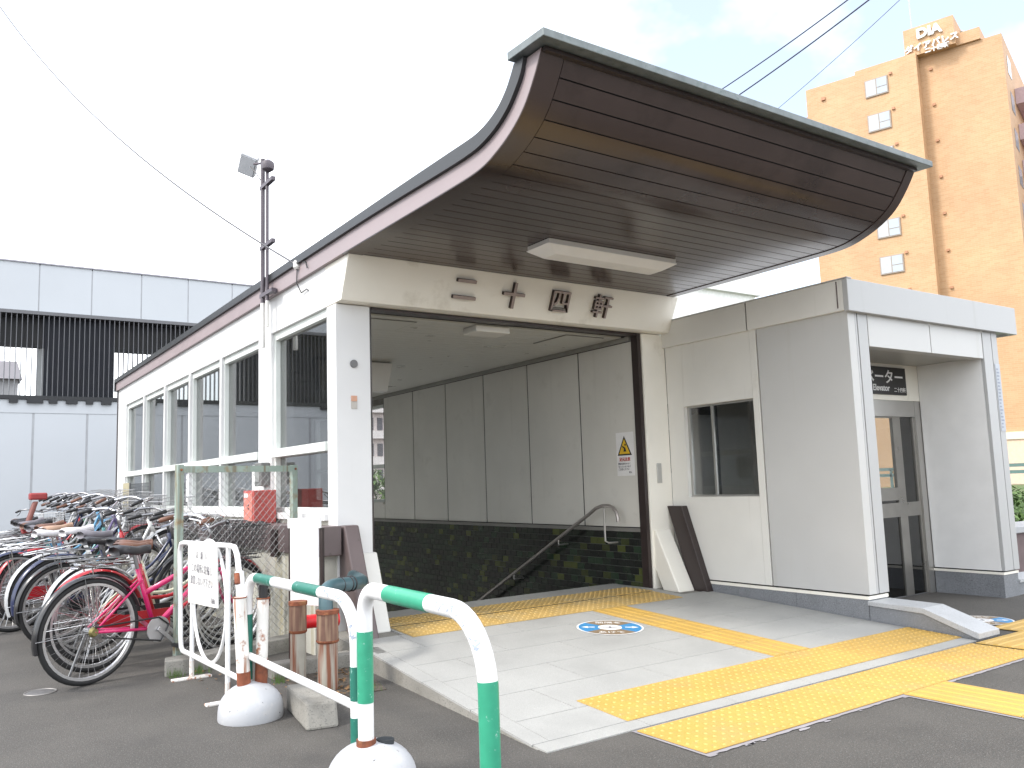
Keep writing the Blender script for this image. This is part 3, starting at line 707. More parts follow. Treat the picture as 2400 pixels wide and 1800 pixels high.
# right wall with the matching window, rear wall
E('wall_panel', inwall, (8.70,8.80,4.832,5.20,0.253,2.60)); E('wall_panel', inwall, (8.70,8.80,5.75,8.0,0.253,2.60)); E('wall_panel', inwall, (8.70,8.80,5.20,5.75,0.253,0.98)); E('wall_panel', inwall, (8.70,8.80,5.20,5.75,1.961,2.60))
wfr = E('window_frame', steel, (8.735,8.765,5.20,5.225,0.98,1.961),(8.735,8.765,5.725,5.75,0.98,1.961),(8.735,8.765,5.225,5.725,0.98,1.0),(8.735,8.765,5.225,5.725,1.94,1.961))
MB().box(8.748,8.752,5.225,5.725,1.0,1.94).build('pane', glass_e, wfr)
E('rear_wall', inwall, (6.33,8.70,7.2,7.3,-0.05,2.60)); E('hall_floor', mat('hall_floor',(0.12,0.12,0.125),0.3), (6.42,8.70,4.86,7.2,0.002,0.010))
E('lift_door', steel, (6.9,7.42,7.16,7.198,0.01,2.0),(7.43,7.95,7.16,7.198,0.01,2.0)); E('lift_door_frame', mat('lift_frame',(0.10,0.10,0.10),0.4), (6.8,8.05,7.17,7.199,2.0,2.12),(6.80,6.895,7.17,7.199,0.01,2.0),(7.955,8.05,7.17,7.199,0.01,2.0))
E('hall_sign', mat('hall_sign',(0.05,0.05,0.055),0.5), (6.43,6.44,6.3,6.6,1.3,1.75))
# sliding glass door in a steel frame
dr = E('door_frame', steel, (6.59,8.43,4.84,4.90,1.79,1.953),(8.432,8.528,4.836,4.92,0.0,1.953),(6.59,6.66,4.84,4.90,0.0,1.788))
d1 = mat('door_steel',(0.30,0.29,0.27),0.3,metal=0.75)
leaf_ = E('door_leaf', d1, (8.035,8.17,4.855,4.89,0.01,1.788),(8.395,8.43,4.856,4.889,0.01,1.788),(6.70,8.034,4.856,4.889,1.775,1.788),(6.70,8.034,4.855,4.89,0.95,1.075),(6.70,8.394,4.85,4.854,0.785,0.925))
MB().box(6.70,8.034,4.87,4.876,1.075,1.775).build('pane', glass_e, leaf_); MB().box(8.17,8.395,4.87,4.876,0.01,1.788).build('pane', glass_mat('dark_glass',(0.32,0.33,0.33),1.5,0.03), leaf_); MB().box(6.70,8.034,4.871,4.877,0.01,0.95).build('pane', glass_mat('dark_glass2',(0.22,0.23,0.24),1.5,0.05), leaf_)
# sloping wing wall beside the landing
w_ = MB(); w_.prism_x([(4.15,-0.04),(4.15,0.170),(3.695,0.150),(3.295,0.015),(3.295,-0.04)][::-1], 6.314, 6.575); w_.build('wing_wall', granite_d, ev)
c_ = MB(); c_.prism_x([(4.152,0.171),(4.152,0.204),(3.69,0.196),(3.28,0.058),(3.28,0.016),(3.30,0.018),(3.695,0.153)][::-1], 6.296, 6.595); c_.build('wing_coping', granite_m, ev, bevel=0.004)
E('base', granite_d, (8.82,9.6,4.16,4.4,-0.05,0.12)); E('wing_coping', granite_m, (8.815,9.62,4.14,4.42,0.121,0.15))
# elevator name board
es = thing('elevator_sign', (7.6,4.83,2.0), 'black elevator sign with white lettering above the glass door', 'sign')
MB().box(6.98,8.272,4.812,4.831,2.008,2.287).build('board', mat('sign_black',(0.018,0.017,0.018),0.35), es, bevel=0.002)
text('エレベーター', 0.152, (8.225,4.811,2.132),(1,0,0),(0,0,1), paper_w, es, align='RIGHT', bold=0.002, sx=1.13)
text('Elevator', 0.088, (7.965,4.811,2.045),(1,0,0),(0,0,1), paper_w, es, align='RIGHT', bold=0.0015)
text('二十四軒', 0.052, (8.25,4.811,2.040),(1,0,0),(0,0,1), paper_w, es, align='RIGHT', bold=0.0005)
nb_ = thing('pier_notice', (8.765,YE,1.6), 'narrow pale notice strip on the right pier of the elevator building', 'notice')
MB().box(8.722,8.812,YE-0.006,YE-0.001,1.60,2.27).build('sheet', mat('notice_blue_grey',(0.46,0.49,0.53),0.5), nb_)
b = MB()
for k in range(18): b.box(8.735,8.735+0.03+0.03*rr.random(),YE-0.0075,YE-0.0065,1.63+k*0.034,1.645+k*0.034)
b.build('print', mat('print_grey_blue',(0.28,0.31,0.38),0.6), nb_)

# ------------------------------------------------------------------ floor stickers
def sticker(name, c, r, tilt, label, rot):
    e = thing(name, c, label, 'floor sticker')
    e.rotation_mode = 'ZYX'; e.rotation_euler = (tilt,0,rot); ORG[e.name] = (0,0,0)
    def disc(rad, z, m, nm, a0=0, a1=2*math.pi, n=48, r0=0):
        b = MB(); v = []
        if r0 == 0 and a1-a0 > 6: b.add([(rad*math.cos(2*math.pi*i/n),rad*math.sin(2*math.pi*i/n),z) for i in range(n)],[tuple(range(n))])
        else:
            k = 14
            for i in range(k+1):
                a = a0+(a1-a0)*i/k; v += [(r0*math.cos(a),r0*math.sin(a),z),(rad*math.cos(a),rad*math.sin(a),z)]
            b.add(v,[(2*i,2*i+1,2*i+3,2*i+2) for i in range(k)])
        return b.build(nm, m, e)
    disc(r,0.003,paper_w,'backing')
    q = math.pi/4
    disc(r*0.94,0.0038,blue_p,'blue_field',-q*0.9,q*0.9,r0=r*0.36); disc(r*0.94,0.0038,blue_p,'blue_field',math.pi-q*0.9,math.pi+q*0.9,r0=r*0.36)
    disc(r*0.94,0.0038,brown_p,'brown_field',q*0.9,math.pi-q*0.9,r0=r*0.36); disc(r*0.94,0.0038,brown_p,'brown_field',math.pi+q*0.9,2*math.pi-q*0.9,r0=r*0.36)
    for s in (-1,1):
        b = MB(); b.add([(s*r*0.86,0,.0046),(s*r*0.66,r*0.14*s,.0046),(s*r*0.66,r*0.05*s,.0046),(s*r*0.45,r*0.05*s,.0046),(s*r*0.45,-r*0.05*s,.0046),(s*r*0.66,-r*0.05*s,.0046),(s*r*0.66,-r*0.14*s,.0046)],[tuple(range(7))]); b.build('arrow', paper_w, e)
    b = MB(); b.box(-r*0.22,r*0.22,-0.008,0.008,0.0034,0.0044); b.box(-0.008,0.008,-r*0.12,r*0.12,0.0034,0.0044); b.build('centre_mark', ink_f, e)
    text('間隔を', r*0.27, (0,r*0.55,0.004),(1,0,0),(0,1,0),paper_w,e,align='CENTER',depth=0.0004); text('あけて', r*0.27, (0,-r*0.75,0.004),(1,0,0),(0,1,0),paper_w,e,align='CENTER',depth=0.0004)
    return e
sticker('floor_sticker', (4.41,5.145,zs(5.145)+0.0005), 0.26, slope, 'round blue and brown floor sticker lying on the pale paving by the guide strip', R(-36))
sticker('floor_sticker', (7.16,3.69,0.004), 0.23, 0, 'round blue floor sticker on the asphalt outside the elevator door', R(-50))
# ------------------------------------------------------------------ guard arches on dome bases
def dome(c, r, h, label, hole=None):
    e = thing('barrier_base', (c[0],c[1],0), label, 'barrier base', 'domed barrier feet')
    prof_ = [(r*0.985,0.0),(r,0.012),(r*0.99,0.05)]+[(r*math.cos(a)*0.985,0.05+(h-0.05)*math.sin(a)) for a in [math.pi/2*i/10 for i in range(1,10)]]+[(0.012,h)]
    MB().lathe(prof_, (c[0],c[1],0), 36).build('dome', dome_w, e, smooth=True)
    return e
dA = dome((1.535,4.885), 0.178, 0.195, 'whole white domed concrete foot beside the grey concrete block')
dB = dome((1.575,3.40), 0.190, 0.200, 'white domed foot cut by the bottom edge of the picture')
hl = MB().tube([(1.625,3.375,0.150),(1.628,3.376,0.2005)],0.038,20); hl.build('socket_hole', mat('hole_dark',(0.03,0.035,0.04),0.8), dB)
MB().tube([(1.545,3.385,0.16),(1.545,3.385,0.213)],0.041,20).build('rust_collar', rust, dB)
# sockets on the far foot: a painted sleeve and a rusted sleeve
sl1 = MB().tube([(1.497,4.885,0.17),(1.482,4.885,0.44),(1.470,4.885,0.665)],0.036,20).build('socket_sleeve', rust_w, dA, smooth=True)
MB().tube([(1.4975,4.885,0.155),(1.493,4.885,0.255)],0.0375,20).build('rust_collar', rust, sl1, smooth=True)
MB().ring((1.470,4.885,0.663),(0,0,1),0.037,0.004,24,6).build('rust_lip', rust, sl1, smooth=True)
sl2 = MB().tube([(1.592,4.885,0.17),(1.604,4.885,0.645)],0.033,20).build('socket_sleeve', rust_w, dA, smooth=True)
MB().tube([(1.591,4.885,0.15),(1.596,4.885,0.31)],0.0345,20).build('rust_collar', rust, sl2, smooth=True)
MB().tube([(1.604,4.885,0.64),(1.606,4.885,0.72)],0.024,16).build('broken_stub', plastic_k, sl2, smooth=True)
MB().ring((1.604,4.885,0.645),(0,0,1),0.034,0.005,24,6).build('rust_lip', rust, sl2, smooth=True)

def arch(name, x0, y0, x1, y1, h, r, bands, gm, label, rail=None, zf=0.02, rc=0.16, rd=0.2):
    e = thing(name, ((x0+x1)/2,(y0+y1)/2,0), label, 'guard rail', 'striped pipe guard arches')
    d = Vector((x1-x0,y1-y0,0)); L = d.length; d.normalize()
    P0 = Vector((x0,y0,0))
    path = [(0,zf)]+[(0,zf+(h-rc-zf)*k/8) for k in range(1,9)]
    path += [(rc-rc*math.cos(a), h-rc+rc*math.sin(a)) for a in [math.pi/2*i/10 for i in range(1,11)]]
    path += [(rc+(L-rc-rd)*k/12,h) for k in range(1,13)]
    path += [(L-rd+rd*math.sin(a), h-rd+rd*math.cos(a)) for a in [math.pi/2*i/10 for i in range(1,11)]]
    path += [(L,h-rd-(h-rd-zf)*k/8) for k in range(1,9)]
    pts = [P0+d*u+Vector((0,0,z)) for u,z in path]
    MB().tube(pts, r, 20).build('pipe', paint_w, e, smooth=True)
    ln = [0]
    for i in range(1,len(pts)): ln.append(ln[-1]+(pts[i]-pts[i-1]).length)
    def at(s):
        for i in range(1,len(pts)):
            if ln[i] >= s: return pts[i-1].lerp(pts[i],(s-ln[i-1])/(ln[i]-ln[i-1]))
        return pts[-1]
    for (a,b) in bands:
        n = max(3,int((b-a)/0.02)); MB().tube([at(a+(b-a)*k/n) for k in range(n+1)], r+0.0012, 20).build('green_band', gm, e, smooth=True)
    if rail: MB().tube([P0+d*0.0+Vector((0,0,rail[0])),P0+d*L+Vector((0,0,rail[1]))],0.019,12).build('lower_rail', paint_w, e, smooth=True)
    return e, ln[-1], at
# near arch: foot in the cut-off dome, comes towards the camera
e1,L1,at1 = arch('guard_arch', 1.545, 3.385, 1.505, 2.365, 0.826, 0.033, [(0.34,0.63),(1.01,1.38),(1.885,2.36)], paint_g, 'near green and white striped pipe arch standing in the cut-off dome', rc=0.11, rd=0.23)
e2,L2,at2 = arch('guard_arch', 1.530, 4.93, 1.545, 3.475, 0.772, 0.027, [(0.18,0.54),(0.86,1.13),(1.455,1.765),(2.34,2.48),(2.55,2.66)], paint_gd, 'far green and white striped pipe arch with a lower rail, behind the near arch', rail=(0.335,0.325), rc=0.14, rd=0.2)
SC = [MB(),MB()]; rs = random.Random(3)
for k in range(46):   # scuffed scraps of sticker on the bends
    for (sc_, at_, s0, s1, r) in ((SC[0],at1,1.48,1.80,0.0332),(SC[1],at2,1.84,2.24,0.0272)):
        s = s0+(s1-s0)*rs.random(); p = at_(s); q = at_(s+0.012); t = (q-p).normalized(); side = Vector((-1,0,0)) if True else None
        nrm = (Vector((-0.8,-0.35,0.45))+Vector((rs.uniform(-.5,.2),rs.uniform(-.3,.3),rs.uniform(-.5,.5)))); nrm = (nrm-t*nrm.dot(t)).normalized(); w = t.cross(nrm)
        pc = p+nrm*(r+0.0004); a = 0.004+rs.random()*0.012; c = 0.0015+rs.random()*0.004; th = rs.random()*3.1; u1 = t*math.cos(th)+w*math.sin(th); u2 = nrm.cross(u1)
        sc_.add([pc-u1*a-u2*c,pc+u1*a-u2*c*0.3,pc+u1*a*0.8+u2*c,pc-u1*a*0.9+u2*c*0.6],[(0,1,2,3)])


for sc_,ee in zip(SC,(e1,e2)): sc_.build('scuff_marks', mat('scuff_blue_grey',(0.30,0.34,0.42),0.6), ee)['kind'] = 'stuff'
# concrete block
cb = MB(); cb.hexa([(1.672,4.405,0.0),(1.842,4.372,0.0),(1.945,4.86,0.0),(1.752,4.925,0.0),(1.685,4.44,0.136),(1.848,4.415,0.130),(1.935,4.885,0.132),(1.752,4.93,0.137)])
tag(cb.build('concrete_block', concrete, None, bevel=0.014, base=(1.80,4.65,0)), 'rough grey concrete block lying beside the white domed foot', 'concrete block')

# ------------------------------------------------------------------ white steel barricade with a sign plate
bc = thing('barricade', (1.53,5.8,0), 'white pipe barricade with a ring and a lettered plate by the bicycles', 'barricade')
fp = [(1.53,4.98,0.62),(1.515,5.05,0.80),(1.52,5.10,0.885),(1.525,5.17,0.925),(1.53,5.3,0.928),(1.53,6.40,0.905),(1.53,6.48,0.895),(1.53,6.52,0.85),(1.53,6.52,0.80),(1.53,6.47,0.22),(1.53,6.45,0.17),(1.53,6.40,0.15),(1.53,6.2,0.158),(1.53,5.12,0.178),(1.53,5.05,0.18)]
MB().tube(fp,0.0165,14).build('frame_pipe', paint_w, bc, smooth=True)
MB().tube([(1.494,4.93,0.44),(1.500,4.95,0.62),(1.512,5.03,0.79)],0.026,14).build('end_post', paint_w, bc, smooth=True)
MB().tube([(1.484,4.972,0.73),(1.488,5.0,0.785)],0.016,10).build('rust_patch', rust, bc, smooth=True)
for y in (6.155,5.315):
    MB().tube([(1.53,y,0.012),(1.53,y,0.92)],0.015,12).build('upright', paint_w, bc, smooth=True)
    MB().tube([(1.53,y,0.012),(1.53,y,0.12)],0.0158,12).build('rust_patch', rust_w, bc, smooth=True)
    MB().box(1.40,1.66,y-0.028,y+0.028,0.0,0.014).build('foot_plate', rust_w, bc, bevel=0.004)
MB().ring((1.53,5.735,0.56),(1,0,0),0.385,0.011,56,8).build('ring', paint_w, bc, smooth=True)
pl = MB(); pl.hexa([(1.498,6.14,0.515),(1.498,5.425,0.545),(1.506,5.425,0.545),(1.506,6.14,0.515),(1.498,6.16,0.912),(1.498,5.455,0.914),(1.506,5.455,0.914),(1.506,6.16,0.912)])
plate = pl.build('sign_plate', mat('old_white_sign',(0.68,0.68,0.66),0.5,var=0.06,vscale=9,stain=[(7,(0.50,0.47,0.40),0.58,0.75)]), bc)
for (s_,z,sz) in (('お　願　い',0.825,0.056),('この場所に駐輪し',0.735,0.064),('放置しないで下さい',0.655,0.062)):
    text(s_, sz, (1.4975,5.80,z),(0,-1,0),(0,0,1), ink_f, plate, align='CENTER', depth=0.001)
text('札幌市', 0.036, (1.4975,5.47,0.565),(0,-1,0),(0,0,1), ink_f, plate, align='RIGHT', depth=0.001)

# ------------------------------------------------------------------ chain link fence panel
cfx = thing('chain_link_fence', (2.0,6.72,0), 'rusty pale green chain link fence panel in front of the windows', 'fence')
A = Vector((1.548,6.60,0)); Bv = Vector((2.545,6.93,0)); dv = (Bv-A); Lf = dv.length; dv.normalize(); nv = Vector((-dv.y,dv.x,0))
def lbar(p, z0, z1, m=fence_g, nm='post'):
    b = MB(); b.obox(p+Vector((0,0,(z0+z1)/2)), dv*0.024, nv*0.004, Vector((0,0,(z1-z0)/2))); b.obox(p+Vector((0,0,(z0+z1)/2))+dv*0.020*(-1)+nv*0.022, dv*0.0038, nv*0.018, Vector((0,0,(z1-z0)/2)))
    return b.build(nm, m, cfx)
lbar(A,0.0,1.468); lbar(Bv,0.0,1.462)
b = MB(); b.obox((A+Bv)/2+Vector((0,0,1.432))-nv*0.006, dv*(Lf/2-0.02), nv*0.003, Vector((0,0,0.024))); b.obox((A+Bv)/2+Vector((0,0,1.455))+nv*0.014, dv*(Lf/2-0.02), nv*0.018, Vector((0,0,0.003))); b.build('top_rail', fence_g, cfx)
for p in (A,Bv):
    MB().tube([p+Vector((0,0,1.43))-nv*0.014,p+Vector((0,0,1.43))-nv*0.006],0.009,8).build('bolt', rust, cfx)
wm = MB(); pit = 0.062
nk = int((Lf+1.33)/pit)
for k in range(nk+1):
    for sgn in (1,-1):
        u0 = k*pit-1.33 if sgn > 0 else k*pit; 
        # diagonal line u = u0 + sgn*(z-0.1)
        z0,z1 = 0.10,1.41; a0,a1 = u0,u0+sgn*(z1-z0)
        lo,hi = (a0,a1) if sgn > 0 else (a1,a0)
        if hi < 0 or lo > Lf: continue
        def zu(u): return z0+(u-u0)*sgn
        ua,ub = max(lo,0),min(hi,Lf)
        wm.tube([A+dv*ua+Vector((0,0,zu(ua)))+nv*0.002*sgn, A+dv*ub+Vector((0,0,zu(ub)))+nv*0.002*sgn],0.0017,4,cap=False)
o = wm.build('wire_mesh', wire_m, cfx); o['kind'] = 'stuff'
kb = MB(); kb.prism_z([(1.40,6.36),(1.52,6.34),(2.62,6.72),(2.56,6.86),(1.43,6.50)],-0.02,0.105)
tag(kb.build('concrete_kerb', concrete, None, bevel=0.01), kind='structure')
kb2 = MB().box(1.95,2.53,5.72,5.84,-0.02,0.10); tag(kb2.build('concrete_kerb', concrete, None, bevel=0.01), kind='structure')
tag(MB().prism_z([(1.98,4.95),(2.40,4.95),(2.55,5.71),(1.98,5.71)],0.001,0.006).build('soil', soil), kind='structure')

# ------------------------------------------------------------------ pipes and board left of the entrance
def rustpipe(c, r, zt, label):
    e = thing('standpipe', (c[0],c[1],0), label, 'pipe', 'rusty standpipes beside the entrance')
    MB().tube([(c[0],c[1],-0.02),(c[0],c[1],zt*0.62)], r, 24).build('lower_pipe', pipe_g, e, smooth=True)
    MB().tube([(c[0],c[1],zt*0.60),(c[0],c[1],zt*0.62),(c[0],c[1],zt*0.64)], [r*1.0,r*1.14,r*1.14], 24).build('flange', rust, e, smooth=True)
    MB().tube([(c[0],c[1],zt*0.64),(c[0],c[1],zt*0.97)], r*1.08, 24).build('coupling', pipe_rust, e, smooth=True)
    MB().tube([(c[0],c[1],zt*0.97),(c[0],c[1],zt*1.02)], r*1.18, 24).build('top_flange', rust, e, smooth=True)
    return e
pipe_rust = mat('rusted_coupling',(0.16,0.085,0.06),0.7,var=0.2,vscale=12,streak=((0.30,0.20,0.13),0.5,0.65,30))
rustpipe((2.085,5.63), 0.053, 0.50, 'rust streaked standpipe, the left and farther of the pair')
p2 = rustpipe((2.115,5.19), 0.063, 0.485, 'thicker rust streaked standpipe, nearer of the pair')
te = thing('pipe_elbow', (2.22,5.42,0.5), 'dark teal pipe elbow running into the brown skirting', 'pipe')
MB().tube(crv([(2.115,5.21,0.47),(2.118,5.225,0.55),(2.14,5.26,0.605),(2.20,5.30,0.625),(2.35,5.36,0.62),(2.50,5.52,0.61),(2.64,5.98,0.60)],4),0.045,16).build('elbow', teal, te, smooth=True)
for t_ in ((2.26,5.325,0.623),(2.33,5.352,0.621),(2.36,5.366,0.62)): MB().ring(t_,(0.92,0.38,0),0.045,0.007,24,6).build('clamp_ring', plastic_k, te, smooth=True)
sb = thing('blank_board', (2.23,5.9,0), 'blank white board on two thin brown posts', 'board')
ux = Vector((0.43,-0.90,0)).normalized(); uy = Vector((0.90,0.43,0)).normalized(); bc0 = Vector((2.235,5.90,0))
MB().obox(bc0+Vector((0,0,0.74)),ux*0.135,uy*0.005,Vector((0,0,0.30))).build('panel', paper_w, sb, bevel=0.003); MB().obox(bc0+Vector((0,0,1.015)),ux*0.155,uy*0.008,Vector((0,0,0.035))).build('panel_head', paper_w, sb)
for s_ in (-1,1): MB().obox(bc0+uy*0.018+ux*0.150*s_+Vector((0,0,0.49)),ux*0.012,uy*0.011,Vector((0,0,0.49))).build('post', brown_d, sb)
rb = thing('hose_connection', (2.28,5.74,0), 'red fire hose connection half hidden behind the standpipes', 'hose connection')
MB().tube([(2.17,5.76,0.345),(2.25,5.755,0.345),(2.40,5.73,0.345)],0.046,24).build('body', red_v, rb, smooth=True)
for x in (2.175,2.395): MB().tube([(x-0.012,5.76-(x-2.17)*0.13,0.345),(x+0.012,5.76-(x-2.17)*0.13,0.345)],0.052,24).build('cap', red_v, rb, smooth=True)
MB().tube([(2.30,5.75,0.0),(2.30,5.75,0.31)],0.03,16).build('stub_post', pipe_g, rb, smooth=True)
ld = MB().lathe([(0.085,0.0),(0.09,0.008),(0.078,0.022),(0.03,0.032)],(1.99,5.28,0.0),28)
tag(ld.build('rusty_lid', rust, None, smooth=True, base=(1.99,5.28,0)), 'flat rusty lid on the ground by the standpipes', 'lid')
rr2 = random.Random(11); lf = MB()
for k in range(150):
    x = rr2.uniform(2.0,2.42); y = rr2.uniform(4.95,5.7); a = rr2.random()*6.3; s = rr2.uniform(0.010,0.026)
    if rr2.random() < 0.25: x = rr2.uniform(1.5,2.0); y = rr2.uniform(5.0,6.3)
    ca,sa = math.cos(a)*s, math.sin(a)*s; z = 0.008+rr2.random()*0.012
    lf.add([(x-ca,y-sa,z),(x+sa*.5,y-ca*.5,z+rr2.random()*0.012),(x+ca,y+sa,z),(x-sa*.5,y+ca*.5,z+rr2.random()*0.01)],[(0,1,2,3)])
tag(lf.build('fallen_leaves', mat('dry_leaf',(0.19,0.11,0.05),0.8,var=0.5,vscale=30)), 'dry fallen leaves on the soil by the standpipes', 'leaves', kind='stuff')
wd = MB()
for k in range(420):
    cx,cy = rr2.choice([(1.72,5.16),(2.02,5.05),(1.68,5.32),(2.3,5.02),(1.46,6.30),(1.62,6.31),(1.95,5.62)]); x = cx+rr2.gauss(0,0.03); y = cy+rr2.gauss(0,0.03); a = rr2.random()*6.3; h = rr2.uniform(0.02,0.07); l = rr2.uniform(0.004,0.02)
    wd.add([(x-0.002,y,0),(x+0.002,y,0),(x+math.cos(a)*l,y+math.sin(a)*l,h)],[(0,1,2)])
tag(wd.build('weeds', leaf2), 'small green weeds growing along the kerb', 'weeds', kind='stuff')

dc = thing('drain_cover', (0.655,6.45,0), 'small round metal cover in the asphalt left of the barricade', 'cover')
MB().lathe([(0.085,0.0),(0.085,0.004),(0.07,0.007),(0.02,0.006)],(0.655,6.45,0),28).build('lid', mat('lid_steel',(0.16,0.155,0.15),0.5,metal=0.5,var=0.2,vscale=30), dc, smooth=True)
MB().ring((0.655,6.45,0.003),(0,0,1),0.092,0.005,32,6).build('frame_ring', mat('ring_steel',(0.25,0.24,0.23),0.5,metal=0.5), dc, smooth=True)
# red box on the ledge
hb_ = thing('red_box', (2.5,7.72,0.966), 'red metal box standing on the brown ledge below the windows', 'box')
MB().box(2.40,2.605,7.57,7.87,0.967,1.262).build('body', red_p, hb_, bevel=0.006)
MB().box(2.394,2.399,7.60,7.84,0.99,1.24).build('door', mat('sunlit_red',(0.55,0.19,0.15),0.55,var=0.08), hb_)  # sun-facing side: sunlight painted in as a paler red
MB().box(2.390,2.3935,7.72,7.82,1.20,1.235).build('label', paper_w, hb_)
for z in (1.13,1.10): MB().tube([(2.388,7.70,z),(2.394,7.70,z)],0.008,8).build('lock', plastic_k, hb_)
gb = thing('grey_meter_box', (2.6,7.95,1.265), 'small dark grey box mounted above the red box', 'box')
MB().box(2.56,2.645,7.86,8.06,1.30,1.52).build('body', mat('meter_grey',(0.15,0.155,0.15),0.5), gb, bevel=0.008); MB().box(2.553,2.559,7.89,8.03,1.34,1.48).build('cover', mat('meter_cover',(0.24,0.25,0.24),0.4), gb)

# ------------------------------------------------------------------ floodlight mast and service wire on the facade
fl = thing('floodlight_mast', (2.58,7.83,2.5), 'thin twin pipe mast with a small floodlight above the window wall', 'mast')
mp_ = mat('mast_paint',(0.10,0.085,0.10),0.5,var=0.1); mpw = mat('mast_white',(0.70,0.69,0.66),0.5,var=0.06)
MB().tube([(2.565,7.83,3.03),(2.565,7.83,4.46)],0.021,10).build('pipe', mp_, fl, smooth=True); MB().tube([(2.565,7.83,2.60),(2.565,7.83,3.03)],0.022,10).build('pipe_base', mpw, fl, smooth=True)
MB().tube([(2.565,7.70,3.03),(2.565,7.70,4.36)],0.016,10).build('pipe', mp_, fl, smooth=True); MB().tube([(2.565,7.70,2.78),(2.565,7.70,3.03)],0.017,10).build('pipe_base', mpw, fl, smooth=True)
for z in (4.17,3.57,3.10): MB().box(2.545,2.585,7.52,7.87,z-0.018,z+0.018).build('bracket', mp_, fl)
MB().box(2.585,2.652,7.55,7.60,3.08,3.12).build('bracket', mp_, fl)
MB().lathe([(0.02,-0.06),(0.055,-0.035),(0.062,0),(0.055,0.035),(0.02,0.06)],(2.565,7.68,4.34),16).build('junction_box', mp_, fl, smooth=True)
MB().tube([(2.565,7.83,4.42),(2.55,7.95,4.45),(2.54,8.02,4.47)],0.012,8).build('arm', mp_, fl)
fz = Vector((-0.55,-0.55,-0.63)).normalized(); fx2 = Vector((0.10,0.80,-0.60)); fx2 = (fx2-fz*fx2.dot(fz)).normalized(); fy2 = fz.cross(fx2); fb = MB().obox(Vector((2.52,8.14,4.50)), fx2*0.105, fy2*0.085, fz*0.035); fh = fb.build('floodlight', mat('flood_grey',(0.42,0.43,0.45),0.45), fl, bevel=0.008); MB().obox(Vector((2.52,8.14,4.50))+fz*0.037, fx2*0.092, fy2*0.072, fz*0.003).build('lens', mat('flood_lens',(0.55,0.57,0.60),0.15), fh)
MB().tube([(2.52,8.06,4.45),(2.55,7.98,4.36),(2.56,7.88,4.26)],0.005,6).build('cable', plastic_k, fl)
def wire(name, pts, r, m, label, group='overhead wires'):
    e = thing(name, pts[-1], label, 'wire', group); MB().tube(pts, r, 6).build('cable', m, e, smooth=True); return e
wk = mat('wire_dark',(0.05,0.05,0.075),0.6); wg = mat('wire_grey',(0.07,0.07,0.08),0.6)
def cray(x, y, t):   # point seen at position (x,y) of a 2212x1659 view, t metres out
    d = cf+cr2*((x-1106)/1824.56)-cu2*((y-829.5)/1824.56); return Vector((0,0,1.25))+d*t
ins = Vector((2.60,7.01,3.215))
a_ = cray(-40,-45,15.0); pts = []
for k in range(25):
    t = k/24; p = a_.lerp(ins,t); p.z -= 4*t*(1-t)*0.46; pts.append(p)
e = wire('service_wire', pts, 0.0085, wg, 'thin sagging wire from upper left down to the roof edge of the station entrance')
MB().lathe([(0.02,-0.04),(0.036,-0.02),(0.03,0),(0.036,0.02),(0.02,0.04)],tuple(ins+Vector((0,0,0.0))),14).build('insulator', plastic_w, e, smooth=True)
MB().tube([ins,ins+Vector((0,-0.10,0.02)),ins+Vector((0,-0.20,-0.02)),ins+Vector((0,-0.24,-0.08))],0.006,6).build('wire_tail', plastic_k, e)
MB().tube([ins+Vector((0,0,-0.04)),ins+Vector((0,0.01,-0.16)),ins+Vector((0.03,-0.02,-0.25)),ins+Vector((0.035,-0.14,-0.24)),ins+Vector((0.035,-0.17,-0.26))],0.005,6).build('wire_tail', plastic_k, e)
for i,(p0,p1,r,mm_,lab) in enumerate((((1450,262),(1860,-22),0.016,wk,'leftmost of the two dark wires above the canopy'),((1480,282),(1905,-22),0.019,wk,'thicker dark wire right of its twin above the canopy'),((1600,300),(1975,-30),0.008,wg,'thin pale wire left of the rooftop sign'))):
    a_ = cray(*p0,26+i); c_ = cray(*p1,20+i); pts = []
    for k in range(15):
        t = k/14; p = a_.lerp(c_,t); p.z -= 4*t*(1-t)*0.10; pts.append(p)
    wire('overhead_wire', pts, r, mm_, lab)

